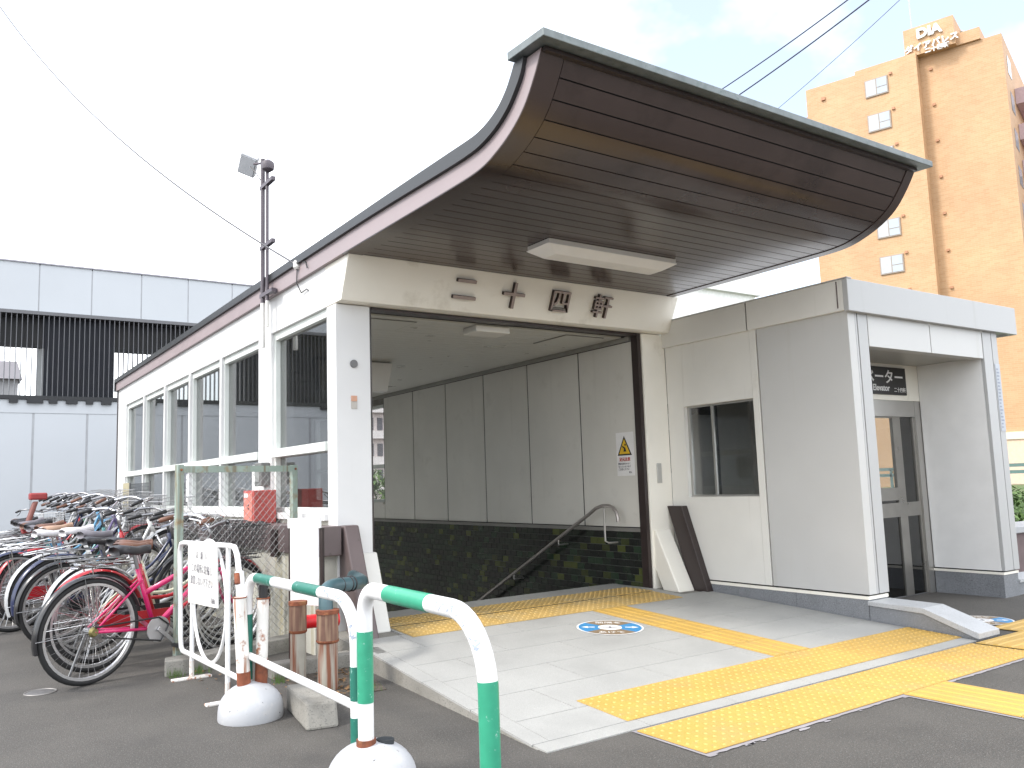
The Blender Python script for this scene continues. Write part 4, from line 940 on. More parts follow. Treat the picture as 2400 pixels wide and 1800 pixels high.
# ------------------------------------------------------------------ bicycles
def bike_parts(kind):
    P = []   # (name, MB, material key, parent index or None)
    RW = 0.335; WB = 1.08; rad = RW-0.016
    def wheel(cx, sport):
        hub = MB().tube([(cx,-0.05,RW),(cx,0.05,RW)],0.022,12)
        i0 = len(P); P.append(('wheel',hub,'chrome',None))
        P.append(('tyre',MB().ring((cx,0,RW),(0,1,0),RW-0.018,0.0185,44,8),'rubber',i0))
        rim = MB()
        n = 44
        for (r0,w) in ((RW-0.038,0.013),):
            vs = []
            for i in range(n):
                a = 2*math.pi*i/n; ca,sa = math.cos(a),math.sin(a)
                for (rr_,yy) in ((r0+0.010,-w),(r0-0.010,-w*0.9),(r0-0.010,w*0.9),(r0+0.010,w)): vs.append((cx+rr_*ca,yy,RW+rr_*sa))
            rim.add(vs,[(i*4+j,i*4+(j+1)%4,((i+1)%n)*4+(j+1)%4,((i+1)%n)*4+j) for i in range(n) for j in range(4)])
        P.append(('rim',rim,'alu',i0))
        spk = MB()
        for i in range(32):
            a = 2*math.pi*i/32; s = 1 if i%2 else -1; a2 = a+(0.9 if (i//2)%2 else -0.9)
            spk.tube([(cx+0.022*math.cos(a2),0.03*s,RW+0.022*math.sin(a2)),(cx+(RW-0.046)*math.cos(a),0.004*s,RW+(RW-0.046)*math.sin(a))],0.0013,3,cap=False)
        P.append(('spokes',spk,'chrome',i0))
    wheel(0,0); wheel(WB,0)
    def arc(cx, r, a0, a1, w, th=0.003, n=22):
        b = MB(); vs = []
        for i in range(n+1):
            a = a0+(a1-a0)*i/n; ca,sa = math.cos(a),math.sin(a)
            for (rr_,yy) in ((r-0.012,-w),(r,-w*0.6),(r,w*0.6),(r-0.012,w)): vs.append((cx+rr_*ca,yy,RW+rr_*sa))
        b.add(vs,[(i*4+j,i*4+j+1,(i+1)*4+j+1,(i+1)*4+j) for i in range(n) for j in range(3)]); return b
    k = len(P); P.append(('fender',arc(0,RW+0.022,R(20),R(195),0.028),'fender',None))
    st = MB()
    for s in (-1,1):
        st.tube([(0,0.045*s,RW),((RW+0.018)*math.cos(R(100)),0.026*s,RW+(RW+0.018)*math.sin(R(100)))],0.0025,4); st.tube([(0,0.045*s,RW),((RW+0.018)*math.cos(R(182)),0.026*s,RW+(RW+0.018)*math.sin(R(182)))],0.0025,4)
    P.append(('fender_stay',st,'chrome',k))
    k = len(P); P.append(('fender',arc(WB,RW+0.022,R(-5),R(140),0.028),'fender',None))
    BB = Vector((0.455,0,0.285)); ST = Vector((0.315,0,0.70)); HT = Vector((0.905,0,0.80)); HB = Vector((0.945,0,0.655))
    fr = MB()
    if kind == 'city':
        fr.tube(crv([tuple(HB+Vector((-0.01,0,0.02))),(0.80,0,0.44),(0.64,0,0.335),tuple(BB)],5),0.017,10); fr.tube(crv([tuple(HT+Vector((0.01,0,-0.06))),(0.76,0,0.54),(0.58,0,0.45),(0.405,0,0.45)],5),0.013,10)
    else:
        fr.tube([HB+Vector((-0.01,0,0.02)),BB],0.021,10); fr.tube([HT+Vector((0.012,0,-0.05)),(0.375,0,0.53)],0.018,10)
    fr.tube([BB,ST],0.016,10); fr.tube([HB,HT],0.019,10)
    for s in (-1,1):
        fr.tube([BB+Vector((0,0.03*s,0)),(0,0.055*s,RW)],0.010,8); fr.tube([(0.335,0.02*s,0.62),(0.0,0.055*s,RW)],0.008,8)
    fr.tube([BB+Vector((0,-0.04,0)),BB+Vector((0,0.04,0))],0.024,12)
    P.append(('frame',fr,'frame',None))
    fk = MB()
    for s in (-1,1): fk.tube([HB+Vector((0.005,0.035*s,-0.02)),(1.0,0.05*s,0.50),(WB,0.052*s,RW)],[0.012,0.011,0.009],8)
    fk.tube([HB+Vector((0.005,-0.045,-0.02)),HB+Vector((0.005,0.045,-0.02))],0.014,8)
    P.append(('fork',fk,'frame' if kind=='sport' else 'chrome',None))
    P.append(('seat_post',MB().tube([ST,(0.285,0,0.80)],0.0125,8),'chrome',None))
    sd = MB(); pr = [(-0.13,0.075,0.008),(-0.10,0.098,0.02),(-0.04,0.092,0.012),(0.03,0.055,0.0),(0.10,0.026,0.006),(0.135,0.014,0.004)]
    vs = []; n = len(pr)
    for (dx,w,dz) in pr: vs += [(0.27+dx,-w,0.80+dz),(0.27+dx,-w*0.75,0.842+dz),(0.27+dx,0,0.850+dz),(0.27+dx,w*0.75,0.842+dz),(0.27+dx,w,0.80+dz),(0.27+dx,0,0.79+dz)]
    fs = [(i*6+j,i*6+(j+1)%6,(i+1)*6+(j+1)%6,(i+1)*6+j) for i in range(n-1) for j in range(6)]+[tuple(range(6)),tuple(range((n-1)*6,n*6))[::-1]]
    sd.add(vs,fs); P.append(('saddle',sd,'saddle',None))
    hbz = 0.985 if kind=='city' else 0.955
    hb = MB(); hb.tube([HT,(0.885,0,0.90),(0.875,0,hbz-0.02)],0.0125,8)
    ends = []
    for s in (-1,1):
        if kind=='city': q = crv([(0.875,0,hbz-0.02),(0.90,0.09*s,hbz+0.0),(0.86,0.20*s,hbz+0.03),(0.74,0.265*s,hbz+0.02),(0.62,0.275*s,hbz-0.005)],4)
        else: q = crv([(0.875,0,hbz-0.02),(0.885,0.10*s,hbz+0.02),(0.86,0.22*s,hbz+0.04),(0.81,0.29*s,hbz+0.04)],4)
        hb.tube(q,0.011,8); ends.append((q[-1],q[-5]))
    k = len(P); P.append(('handlebar',hb,'chrome',None))
    for (e_,i_) in ends:
        e_ = Vector(e_); i_ = Vector(i_); P.append(('grip',MB().tube([e_,e_.lerp(i_,0.95)],0.0165,8),'grip',k))
        P.append(('brake_lever',MB().tube([e_.lerp(i_,1.05)+Vector((0.02,0,-0.015)),e_.lerp(i_,0.5)+Vector((0.035,0,-0.045)),e_+Vector((0.02,0,-0.055))],0.0055,5),'chrome',k))
    ck = MB(); n = 26
    ck.add([(BB.x+0.085*math.cos(2*math.pi*i/n),-0.052,BB.z+0.085*math.sin(2*math.pi*i/n)) for i in range(n)]+[(BB.x+0.085*math.cos(2*math.pi*i/n),-0.046,BB.z+0.085*math.sin(2*math.pi*i/n)) for i in range(n)],[tuple(range(n))[::-1] if False else tuple(range(n)),tuple(range(n,2*n))[::-1]]+[(i,(i+1)%n,n+(i+1)%n,n+i) for i in range(n)])
    ck.obox(BB+Vector((0.06,-0.065,-0.055)),Vector((0.07,0,-0.062)),Vector((0,0.006,0)),Vector((0.008,0,0.009))); ck.obox(BB+Vector((-0.06,0.065,0.055)),Vector((0.07,0,-0.062)),Vector((0,0.006,0)),Vector((0.008,0,0.009)))
    k = len(P); P.append(('crank',ck,'alu',None))
    P.append(('pedal',MB().box(BB.x+0.085,BB.x+0.175,-0.165,-0.075,BB.z-0.130,BB.z-0.108),'plastic',k)); P.append(('pedal',MB().box(BB.x-0.175,BB.x-0.085,0.075,0.165,BB.z+0.105,BB.z+0.127),'plastic',k))
    cg = MB(); cg.hexa([(0.02,-0.062,RW-0.055),(0.53,-0.062,BB.z-0.075),(0.53,-0.070,BB.z-0.075),(0.02,-0.070,RW-0.055),(0.02,-0.062,RW+0.045),(0.53,-0.062,BB.z+0.085),(0.53,-0.070,BB.z+0.085),(0.02,-0.070,RW+0.045)]) if kind=='city' else cg.tube([(0.0,-0.058,RW+0.03),(0.45,-0.058,BB.z+0.08),(0.53,-0.058,BB.z+0.02),(0.47,-0.058,BB.z-0.08),(0.05,-0.058,RW-0.04)],0.006,5)
    P.append(('chain_guard' if kind=='city' else 'chain',cg,'guard' if kind=='city' else 'plastic',None))
    if kind != 'city': P.append(('sprocket',MB().tube([(0,-0.064,RW),(0,-0.045,RW)],[0.022,0.034],18),'gold',None))
    if kind == 'city':
        cr_ = MB()
        for s in (-1,1):
            cr_.tube([(0.26,0.055*s,0.715),(-0.16,0.06*s,0.715),(-0.19,0.03*s,0.715)],0.006,6); cr_.tube([(-0.06,0.06*s,0.715),(0.0,0.06*s,RW+0.01)],0.005,6)
        for x in (0.15,0.05,-0.05,-0.15): cr_.tube([(x,-0.058,0.715),(x,0.058,0.715)],0.005,5)
        P.append(('carrier',cr_,'chrome',None))
    if True:
        bk_ = MB(); x0,x1,z0,z1 = 0.99,1.30,0.70,0.945
        def ringz(z,g,r=0.0035):
            a = 0.115+0.045*g; xa = x0+0.02*(1-g); xb = x1-0.05*(1-g)
            bk_.tube([(xa,-a,z),(xb,-a,z),(xb,a,z),(xa,a,z),(xa,-a,z)],r,4)
        for i in range(8): ringz(z0+(z1-z0)*i/7,i/7,0.0035 if i in(0,7) else 0.0016)
        for i in range(11):
            t = i/10
            for s in (-1,1): bk_.tube([(x0+0.02+(x1-0.05-x0-0.02)*t,0.115*s,z0),(x0+(x1-x0)*t,0.16*s,z1)],0.0016,3,cap=False)
        for i in range(9):
            t = -1+2*i/8; bk_.tube([(x0+0.02,0.115*t,z0),(x0,0.16*t,z1)],0.0016,3,cap=False); bk_.tube([(x1-0.05,0.115*t,z0),(x1,0.16*t,z1)],0.0016,3,cap=False); bk_.tube([(x0+0.02,0.115*t,z0),(x1-0.05,0.115*t,z0)],0.0016,3,cap=False)
        bk_.tube([(0.91,0,0.80),(x0,0,0.80)],0.006,6); bk_.tube([(WB,0.055,RW),(1.12,0.09,z0)],0.004,6); bk_.tube([(WB,-0.055,RW),(1.12,-0.09,z0)],0.004,6)
        P.append(('basket',bk_,'basket',None))
    P.append(('kickstand',MB().tube([(0.02,0.075,RW-0.01),(-0.06,0.13,0.02),(-0.02,0.15,0.005)],0.008,6),'chrome',None))
    lp = MB(); lp.lathe([(0.018,-0.03),(0.03,-0.01),(0.034,0.03)],(0,0,0),12); lp.v = [(WB-0.02+z,y+0.075,0.56+x) for (x,y,z) in lp.v]; P.append(('lamp',lp,'lampm',None))
    return P
META = {}
for kd in ('city','sport'):
    L_ = []
    for (nm,b,mk,pi) in bike_parts(kd): L_.append((nm,b.mesh(nm,smooth=nm in('tyre','frame','fork','saddle','handlebar','fender','grip')),mk,pi))
    META[kd] = L_
def paint(nm,c,rough=0.3): return mat('bike_'+nm,c,rough,var=0.04,coat=0.4)
BC = dict(magenta=paint('magenta',(0.55,0.012,0.12)), red=paint('red',(0.42,0.012,0.02)), navy=paint('navy',(0.014,0.022,0.07)), silver=paint('silver',(0.50,0.51,0.52)), white=paint('white',(0.72,0.72,0.70)), blue=paint('light_blue',(0.13,0.33,0.52)), teal=paint('teal',(0.03,0.19,0.20)),
          black=paint('black',(0.016,0.016,0.018)), cream=paint('cream',(0.62,0.62,0.46)), purple=paint('purple',(0.13,0.10,0.22)), green=paint('green',(0.04,0.14,0.08)), orange=paint('orange',(0.55,0.17,0.05)))
SAD = dict(black=mat('saddle_black',(0.022,0.021,0.024),0.4), brown=mat('saddle_brown',(0.15,0.068,0.042),0.45,var=0.12), white=mat('saddle_cover',(0.62,0.60,0.62),0.5,var=0.1), grey=mat('saddle_grey',(0.16,0.15,0.17),0.5), tan=mat('saddle_tan',(0.36,0.23,0.16),0.5))
CHD = mat('dull_steel',(0.30,0.30,0.31),0.35,metal=0.9,var=0.15)
GOLD = mat('sprocket_gold',(0.24,0.21,0.09),0.45,metal=0.7); LAMP = mat('lamp_clear',(0.55,0.56,0.58),0.2)
def bike(kd, x, y, head, frame, fender, saddle, basket, label, lean=0.0, raise_=0.0, sc=1.05, z=0.0):
    e = thing('bicycle', (x,y,z), label, 'bicycle', 'bicycles parked along the windows')
    ORG[e.name] = (0,0,0)
    e.rotation_mode = 'XYZ'; e.rotation_euler = (R(lean),R(-raise_),R(head)); e.scale = (sc,sc,sc)
    mk = dict(chrome=chrome if saddle in('white','brown') else CHD,rubber=rubber,alu=alu,fender=BC[fender] if fender in BC else chrome,frame=BC[frame],saddle=SAD[saddle],grip=plastic_k if saddle!='brown' else SAD['brown'],plastic=plastic_k,guard=BC[frame] if fender!='silver' else plastic_k,basket=basket,gold=GOLD,lampm=LAMP)
    obs = []
    for (nm,me,k,pi) in META[kd]:
        if k == 'basket' and basket is None: obs.append(None); continue
        ob = bpy.data.objects.new(nm, me); COL.objects.link(ob); ob.parent = e if pi is None else obs[pi]
        if len(me.materials) == 0: me.materials.append(mk[k])
        if me.materials[0] is not mk[k]: ob.material_slots[0].link = 'OBJECT'; ob.material_slots[0].material = mk[k]
        obs.append(ob)
    return e
BK = mat('basket_black',(0.03,0.03,0.032),0.5); BS = mat('basket_steel',(0.45,0.45,0.46),0.35,metal=0.7); BW = mat('basket_white',(0.72,0.72,0.72),0.5)
bikes = [
 ('sport',0.935,6.47,21,'magenta','black','black',BK,'magenta bicycle with black rear mudguard, nearest of the row',2,0),
 ('city',1.03,6.93,19,'red','red','brown',BK,'red bicycle with red mudguard and brown saddle behind the magenta one',2,0),
 ('city',1.10,7.28,17,'cream','silver','brown',BK,'cream framed bicycle with brown saddle, third from the camera',2,0),
 ('city',1.12,7.72,18,'silver','silver','black',BS,'silver bicycle with black saddle between the cream and navy ones',1,0),
 ('city',0.98,8.20,14,'black','black','black',BK,'black bicycle just in front of the navy one',2,0),
 ('city',1.00,8.62,15,'navy','navy','grey',BS,'navy bicycle with navy mudguard left of the red one',2,0),
 ('city',1.03,9.05,16,'white','silver','white',BS,'white bicycle with a pale saddle cover behind the navy one',1,8),
 ('city',0.72,9.55,14,'red','navy','white',BK,'red framed bicycle with dark mudguard cut by the left edge',2,0),
 ('city',0.98,9.92,18,'silver','red','tan',BS,'silver bicycle with red mudguard and tan saddle',1,9),
 ('city',0.85,10.35,14,'blue','silver','white',BS,'light blue bicycle with a white saddle cover',1,0),
 ('city',1.02,10.75,17,'purple','silver','brown',BS,'dark purple bicycle with brown saddle in the middle of the row',2,11),
 ('city',0.82,11.2,15,'teal','black','grey',BS,'teal bicycle with grey saddle in the middle of the row',1,0),
 ('city',1.02,11.6,18,'blue','blue','black',BS,'all light blue bicycle with black saddle, tilted up on the rack',2,13),
 ('city',0.88,12.05,15,'black','silver','brown',BS,'black bicycle with silver mudguards and brown saddle',1,4),
 ('city',1.02,12.45,17,'silver','silver','grey',BS,'all silver bicycle with grey saddle, tilted up on the rack',2,13),
 ('city',0.92,12.9,15,'green','silver','black',BS,'green bicycle near the far end of the row',1,5),
 ('city',1.05,13.3,18,'navy','black','black',BS,'navy bicycle with black mudguards near the far end of the row',2,14),
 ('city',0.95,13.75,14,'red','silver','black',BW,'red bicycle with silver mudguards and a white basket far down the row',1,5),
 ('city',1.08,14.2,17,'silver','black','black',BS,'silver bicycle with black mudguards at the far end, tilted up',2,14),
 ('city',1.0,14.7,15,'white','navy','brown',BK,'white bicycle with navy mudguards at the far end of the row',1,6),
]
for n_,q in enumerate(bikes): bike(q[0],*q[1:8],q[8],lean=q[9],raise_=q[10],sc=1.05 if n_ < 5 else 1.10)
far = [(1.35,16.3,-75,'black','black','black',BW,'black bicycle with a white wire basket beyond the row'),(1.75,16.4,-80,'red','red','black',BK,'dark red bicycle parked crosswise beyond the row'),(2.2,16.2,-72,'silver','silver','grey',BS,'silver bicycle parked crosswise beyond the row'),(2.6,16.6,-78,'blue','silver','black',BK,'light blue bicycle parked crosswise beyond the row')]
for q in far: bike('city',q[0],q[1]+0.4,q[2],*q[3:7],q[7],lean=2,sc=1.08)
cs = thing('child_seat', (1.40,12.6,0.75), 'red child seat standing up above the row of bicycles', 'child seat')
rs_ = mat('child_seat_red',(0.30,0.035,0.035),0.5,var=0.1)
cx_,cy_,cz_ = 1.19,12.66,0.80
MB().hexa([(cx_-0.16,cy_-0.12,cz_),(cx_+0.14,cy_-0.12,cz_),(cx_+0.14,cy_+0.12,cz_),(cx_-0.16,cy_+0.12,cz_),(cx_-0.20,cy_-0.14,cz_+0.14),(cx_+0.16,cy_-0.14,cz_+0.10),(cx_+0.16,cy_+0.14,cz_+0.10),(cx_-0.20,cy_+0.14,cz_+0.14)]).build('seat', rs_, cs, bevel=0.02)
MB().hexa([(cx_-0.14,cy_-0.13,cz_+0.12),(cx_-0.09,cy_-0.13,cz_+0.12),(cx_-0.09,cy_+0.13,cz_+0.12),(cx_-0.14,cy_+0.13,cz_+0.12),(cx_-0.05,cy_-0.12,cz_+0.42),(cx_+0.0,cy_-0.12,cz_+0.42),(cx_+0.0,cy_+0.12,cz_+0.42),(cx_-0.05,cy_+0.12,cz_+0.42)]).build('backrest', mat('child_seat_brown',(0.20,0.07,0.055),0.5), cs, bevel=0.015)
MB().box(cx_-0.10,cx_+0.10,cy_-0.12,cy_+0.12,cz_+0.44,cz_+0.53).build('headrest', rs_, cs, bevel=0.02)
# rack that lifts every other front wheel
rk = thing('bicycle_rack', (1.9,11.5,0), 'low galvanised rack under the front wheels of the bicycles', 'bicycle rack')
MB().tube([(1.72,8.8,0.05),(1.72,15.2,0.05)],0.02,8).build('rail', wire_m, rk); MB().tube([(2.2,8.8,0.20),(2.2,15.2,0.20)],0.02,8).build('rail', wire_m, rk)
for y in (8.8,10.4,12.0,13.6,15.2): MB().tube([(2.2,y,0.0),(2.2,y,0.2),(1.72,y,0.05)],0.018,8).build('post', wire_m, rk)
db = thing('dark_panel', (2.35,12.6,0.967), 'dark grey wire panel leaning against the far windows', 'panel')
b = MB()
for k in range(30): b.box(2.40,2.404,11.9+k*0.045,11.905+k*0.045,0.98,1.42)
for k in range(10): b.box(2.405,2.409,11.9,13.22,0.99+k*0.047,0.995+k*0.047)
b.build('grid', mat('dark_wire',(0.10,0.105,0.11),0.5), db)
MB().box(2.395,2.412,11.88,11.91,0.968,1.44).build('edge_bar', mat('dark_wire2',(0.12,0.12,0.12),0.5), db); MB().box(2.395,2.412,13.21,13.24,0.968,1.44).build('edge_bar', MATS['dark_wire2'], db)
tag(MB().box(2.42,2.44,13.4,13.85,0.967,1.44).build('plywood_board', mat('plywood',(0.40,0.36,0.24),0.7,var=0.1), None, base=(2.43,13.6,0.967)), 'tan plywood board leaning against the far end of the windows', 'board')

# ------------------------------------------------------------------ grey building behind the bicycles
gy = thing('grey_building', (1.5,20,0), 'pale grey panelled building with a dark louvre band behind the bicycles', 'building')
YB = 20.0; x0,x1 = -14.0,8.9
MB().box(x0,x1,YB+0.007,YB+0.3,0,3.30).build('lower_wall', grey_j, gy); MB().box(x0,x1,YB+0.007,YB+0.3,5.174,6.17).build('upper_wall', grey_j, gy)
xx = 1.752-1.008*16
lm = MB().box(0.022,1.008-0.022,0,0.05,0.0,3.02).mesh('wall_panel'); um = MB().box(0.012,1.008-0.012,0,0.05,0,1.02).mesh('wall_panel')
while xx+1.01 < x1:
    place(lm,'wall_panel',grey_w,gy,(xx,YB,0.0)); place(um,'wall_panel',grey_w,gy,(xx+0.03,YB,5.175)); xx += 1.008
MB().box(x0,x1,YB-0.01,YB+0.05,3.025,3.30).build('wall_band', grey_w, gy)
MB().box(x0,x1,YB-0.03,YB+0.32,6.195,6.225).build('roof_edge', mat('edge_lilac',(0.33,0.32,0.36),0.5), gy)
MB().box(x0,x1,YB-0.04,YB+0.30,5.10,5.172).build('louvre_head', mat('louvre_head_grey',(0.13,0.13,0.14),0.5), gy)
MB().box(x0,x1,YB-0.05,YB+0.12,3.305,3.385).build('louvre_sill', dark_g, gy)
for (xa,w) in ((1.30,0.16),(1.62,0.30),(2.02,0.16),(2.34,0.22),(2.72,0.14),(3.02,0.20),(0.6,0.25),(-0.4,0.3),(-1.6,0.3),(-2.8,0.25),(3.9,0.25),(5.0,0.25)): MB().box(xa,xa+w,YB-0.08,YB-0.011,3.23,3.304).build('sill_bracket', dark_g, gy)
sm = MB().box(0,0.014,0,0.10,0,1.715).mesh('louvre_slat')
xx = -9.0
while xx < 8.5: place(sm,'louvre_slat',slat_m,gy,(xx,YB-0.02,3.386)); xx += 0.098
MB().box(x0,-0.55,YB+0.5,YB+0.6,3.3,5.15).build('dark_backing', navy_g, gy); MB().box(1.93,3.30,YB+0.22,YB+0.3,3.30,5.165).build('dark_backing', navy_g, gy); MB().box(5.2,x1,YB+0.5,YB+0.6,3.3,5.15).build('dark_backing', navy_g, gy)
MB().box(-0.55,5.2,YB+0.30,YB+0.38,4.44,5.165).build('dark_backing', dark_g, gy); MB().box(2.0,3.22,YB+0.5,YB+2.5,3.2,5.1).build('dark_core', dark_g, gy); MB().box(x0,x1,YB+0.31,YB+5,5.16,5.2).build('roof_slab', dark_g, gy)
hs = thing('distant_house', (3.2,46,0), 'grey house glimpsed through the louvre gap', 'house')
MB().box(1.2,3.35,46,52,0,6.9).build('wall', mat('house_grey',(0.30,0.30,0.31),0.7), hs); MB().prism_x([(45.6,6.9),(49,8.2),(52.4,6.9)],1.0,3.5).build('roof', mat('house_roof',(0.16,0.15,0.16),0.7), hs)
for z in (2.5,5.0): MB().box(1.6,2.4,45.95,46.0,z,z+1.1).build('window', glass_far, hs); MB().box(2.55,3.1,45.95,46.0,z,z+1.1).build('window', glass_far, hs)

# ------------------------------------------------------------------ orange brick apartment tower
ang = R(106.9)
ob = thing('apartment_tower', (61.49,26.556,0), 'tall orange brick apartment tower with rooftop lettering', 'apartment building', rotz=ang, local=True)
obr = brick_mat('orange_brick',(0.46,0.275,0.14),(0.51,0.32,0.175),(0.50,0.35,0.23),0.42,0.14)
obr2 = brick_mat('orange_brick_shade',(0.47,0.24,0.12),(0.50,0.27,0.14),(0.48,0.30,0.19),0.42,0.14)
cream_b = mat('stone_band',(0.66,0.50,0.38),0.7)
MB().box(-0.0,5.5,-13,-1.1,3.6,31.74).build('wall', obr, ob); MB().box(5.5,13.8,-13,0,3.6,32.06).build('wall', obr, ob); MB().box(5.5,9.94,-12,-0.02,32.06,32.36).build('parapet', obr, ob); MB().box(0,5.6,-12,-1.12,31.74,32.3).build('parapet', obr, ob)
MB().box(-0.1,2.6,-13,-0.9,0,3.1).build('base_wall', cream_b, ob); MB().box(-0.15,2.65,-13,-0.8,3.1,3.6).build('stone_band', mat('stone_band_light',(0.70,0.60,0.50),0.7), ob); MB().box(2.66,13.8,-13,-1.1,0,3.6).build('wall', obr, ob); MB().box(5.5,13.79,-1.099,-0.01,0,3.6).build('wall', obr, ob)
MB().box(2.85,6.31,-5,-0.4,32.3,34.5).build('penthouse', obr, ob); MB().box(1.3,2.85,-4,-0.9,32.3,33.2).build('penthouse', obr, ob)
MB().tube([(2.4,-3,32.3),(2.4,-3,34.0),(2.8,-3,34.25)],0.12,8).build('vent_pipe', wire_m, ob)
MB().tube([(6.0,-2,34.5),(6.0,-2,39)],0.05,6).build('antenna', wire_m, ob)
frm = mat('far_window_frame',(0.30,0.25,0.21),0.5); curt = mat('far_curtain',(0.44,0.45,0.46),0.8)
for k in range(11):
    zt = 31.22-2.8*k
    if zt < 5: break
    f = MB().box(7.58,9.26,0.01,0.10,zt-1.33,zt+0.05).build('window', frm, ob)
    MB().box(8.45,9.18,0.105,0.12,zt-1.25,zt-0.02).build('pane', curt, f); MB().box(7.66,8.38,0.105,0.12,zt-0.70,zt-0.02).build('pane', glass_far, f); MB().box(7.66,8.38,0.105,0.12,zt-1.25,zt-0.76).build('pane', glass_far, f)
    MB().box(7.25,7.45,0.0,0.14,zt+0.0,zt+0.18).build('vent', mat('vent_terracotta',(0.40,0.20,0.11),0.6), ob); MB().box(4.66,4.86,-1.1,-0.96,zt-0.15,zt+0.03).build('vent', MATS['vent_terracotta'], ob)
    if k%2 == 0: MB().box(12.3,12.6,0,0.16,zt-0.45,zt-0.2).build('vent', MATS['vent_terracotta'], ob)
    MB().box(-1.4,-0.02,-11,-5.2,zt-2.9,zt-1.7).build('balcony', mat('balcony_mauve',(0.46,0.34,0.36),0.7), ob); MB().box(-0.03,-0.012,-4.2,-2.6,zt-1.4,zt).build('window', glass_far, ob)
    if k in (0,5): MB().box(13.8,14.7,-4,-1.2,zt-1.9,zt-0.9).build('balcony', MATS['vent_terracotta'], ob)
MB().box(-3.5,-0.05,-24,-14,0,30.5).build('rear_wing', obr2, ob)
for (s_,sz,lx,z,bo) in (('DIA',0.98,5.38,33.50,0.045),('ダイアパレス',0.62,6.28,32.58,0.016)):
    text(s_, sz, (lx,-0.35,z),(-1,0,0),(0,0,1), paper_w, ob, name='roof_lettering', depth=0.14, bold=bo, sx=1.0 if s_!='DIA' else 1.05)
text('二十四軒', 0.42, (4.9,-0.30,32.16),(-1,0,0),(0,0,1), paper_w, ob, name='roof_lettering', depth=0.12, bold=0.012)

# ------------------------------------------------------------------ other background
pk = thing('mauve_apartment', (75,18,0), 'mauve apartment block with balconies cut by the right edge', 'apartment building')
MB().box(74,90,2,19.5,0,27).build('wall', mat('mauve_wall',(0.52,0.38,0.36),0.7), pk)
for k in range(9): MB().box(72.8,74,6,19,2.0+2.9*k,3.1+2.9*k).build('balcony', mat('mauve_balcony',(0.62,0.52,0.50),0.7), pk); MB().box(73.9,73.99,7,18,3.3+2.9*k,4.6+2.9*k).build('window', glass_far, pk)
wh = thing('white_house', (24,30,0), 'overexposed white building between the canopy and the elevator roof', 'building')
ww = mat('house_white',(0.80,0.80,0.78),0.7)
p_ = cray(1630,640,46)
MB().box(p_.x-14,p_.x,p_.y,p_.y+10,0,p_.z).build('wall', ww, wh)
MB().box(p_.x-14,p_.x+0.3,p_.y-0.22,p_.y+10,p_.z,p_.z+5).build('upper_storey', ww, wh); MB().box(p_.x-14,p_.x-2.0,p_.y-0.02,p_.y,1,2.4).build('window', glass_far, wh)
# pale apartment block seen through the stair window
fa_ = thing('pale_apartment', (30,70,0), 'pale pink apartment block seen through the far stair window', 'apartment building')
q0 = cray(800,900,88); pw = mat('pale_pink_wall',(0.70,0.62,0.60),0.7)
MB().box(q0.x-2.6,q0.x+1.9,q0.y,q0.y+10,0,22).build('wall', pw, fa_)
for k in range(7):
    for j in range(4): MB().box(q0.x-2.4+j*1.05,q0.x-1.8+j*1.05,q0.y-0.1,q0.y-0.01,1.8+2.7*k,3.1+2.7*k).build('window', mat('far_dark_window',(0.12,0.12,0.14),0.3), fa_)
    MB().box(q0.x-2.6,q0.x+2.2,q0.y-0.7,q0.y-0.11,0.9+2.7*k,1.7+2.7*k).build('balcony', mat('pale_balcony',(0.78,0.73,0.71),0.7), fa_)
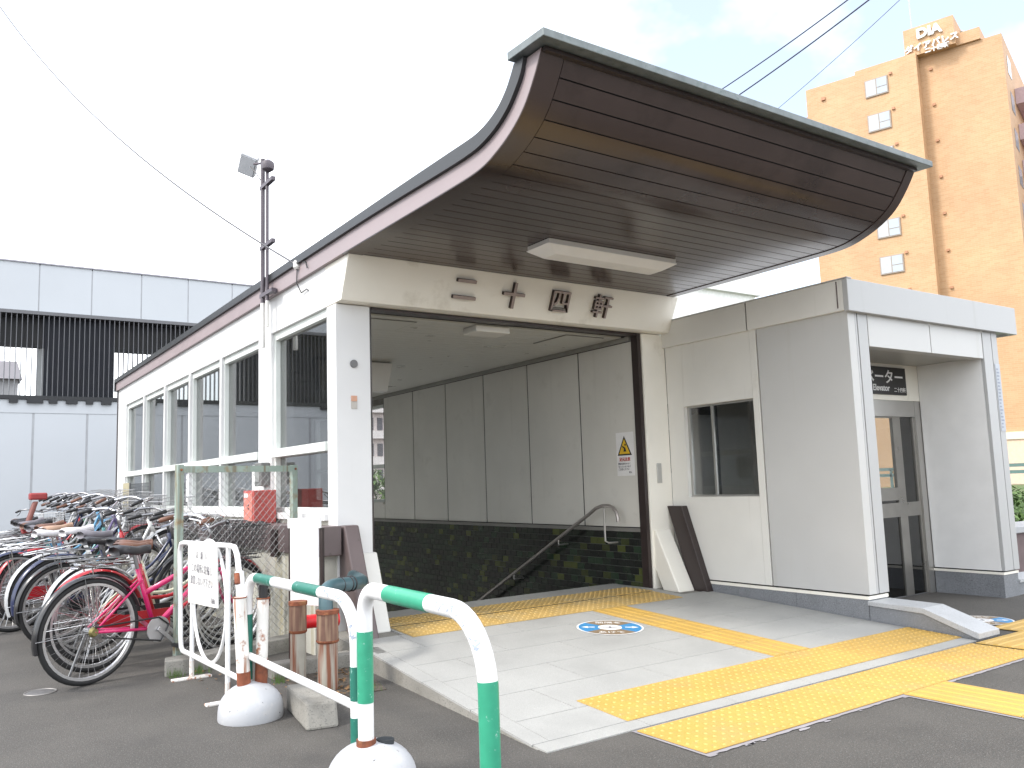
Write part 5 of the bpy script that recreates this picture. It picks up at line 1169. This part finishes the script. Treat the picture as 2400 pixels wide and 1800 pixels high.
# grass bank and railing in front of the tower
tag(MB().add([(30,-6,0.004),(62,-12,0.01),(60,37.5,0.01),(13.2,8.3,0.004),(20,2,0.004)],[(0,1,2,3,4)]).build('grass', grass_m), kind='structure')
fg = thing('far_railing', (40,18,0), 'dark green railing in front of the orange tower', 'railing')
rg = mat('railing_green',(0.10,0.17,0.16),0.5)
for z in (0.95,1.22): MB().box(36,36.08,-4,40,z,z+0.14).build('rail', rg, fg)
for k in range(22): MB().box(36.0,36.09,-4+2*k,-3.9+2*k,0,1.3).build('post', rg, fg)
def foliage(name, c, rx, ry, rz, n, label, cat, seed, m1=leaf, m2=leaf2, leafsize=0.06):
    e = thing(name, (c[0],c[1],0), label, cat, 'shrubs right of the elevator' if cat=='shrub' else None)
    rq = random.Random(seed); B_ = [MB(),MB()]
    clumps = [(Vector((rq.uniform(-1,1)*rx*.75,rq.uniform(-1,1)*ry*.75,rq.uniform(-.6,.8)*rz)),rq.uniform(.25,.5)) for _ in range(16)]
    for i in range(n):
        cc,cr_ = rq.choice(clumps); p = Vector(c)+cc+Vector((rq.gauss(0,1)*rx*cr_*.6,rq.gauss(0,1)*ry*cr_*.6,rq.gauss(0,1)*rz*cr_*.6))
        if p.z < 0.02: p.z = 0.02+rq.random()*0.1
        d = Vector((rq.gauss(0,1),rq.gauss(0,1),rq.gauss(0,.6))).normalized(); u = d.cross(Vector((0,0,1))).normalized() if abs(d.z)<.95 else Vector((1,0,0)); w = d.cross(u); s = leafsize*rq.uniform(.6,1.3)
        B_[0 if rq.random()<.6 else 1].add([p-d*s,p+u*s*.42+w*s*.1,p+d*s,p-u*s*.42+w*s*.1],[(0,1,2,3)])
    B_[0].build('leaves', m1, e); B_[1].build('leaves', m2, e)
    st = MB()
    for k in range(7): cc = clumps[k][0]; st.tube([(c[0]+cc.x*.15,c[1]+cc.y*.15,0),(c[0]+cc.x*.5,c[1]+cc.y*.5,max(.05,(c[2]+cc.z)*.5)),(c[0]+cc.x,c[1]+cc.y,max(.1,c[2]+cc.z))],[.025,.016,.006],5)
    st.build('stem', bark, e)
    return e
foliage('shrub',(12.6,5.6,0.45),0.9,0.7,0.42,2600,'low green shrub at the right edge behind the elevator building','shrub',5)
foliage('shrub',(13.2,8.2,0.40),0.9,0.9,0.35,2200,'green shrub seen through the elevator glass','shrub',8)
foliage('shrub',(14.6,6.9,0.5),1.0,0.8,0.45,2200,'loose green shrub farther behind the elevator building','shrub',9)
foliage('shrub',(17,32,1.2),2.2,2.0,1.2,2500,'green bushes seen through the far stair window','shrub',12,leafsize=0.14)
# low planter wall right of the elevator building
pw_ = thing('planter_wall', (10.6,4.9,0), 'low brown planter wall with pale coping at the right edge', 'wall')
MB().box(9.9,12.6,4.75,5.05,0,0.50).build('wall', mat('planter_brown',(0.15,0.105,0.105),0.7,var=0.2,vscale=9), pw_)
MB().box(9.85,12.65,4.70,5.10,0.50,0.58).build('coping', granite_m, pw_, bevel=0.01)
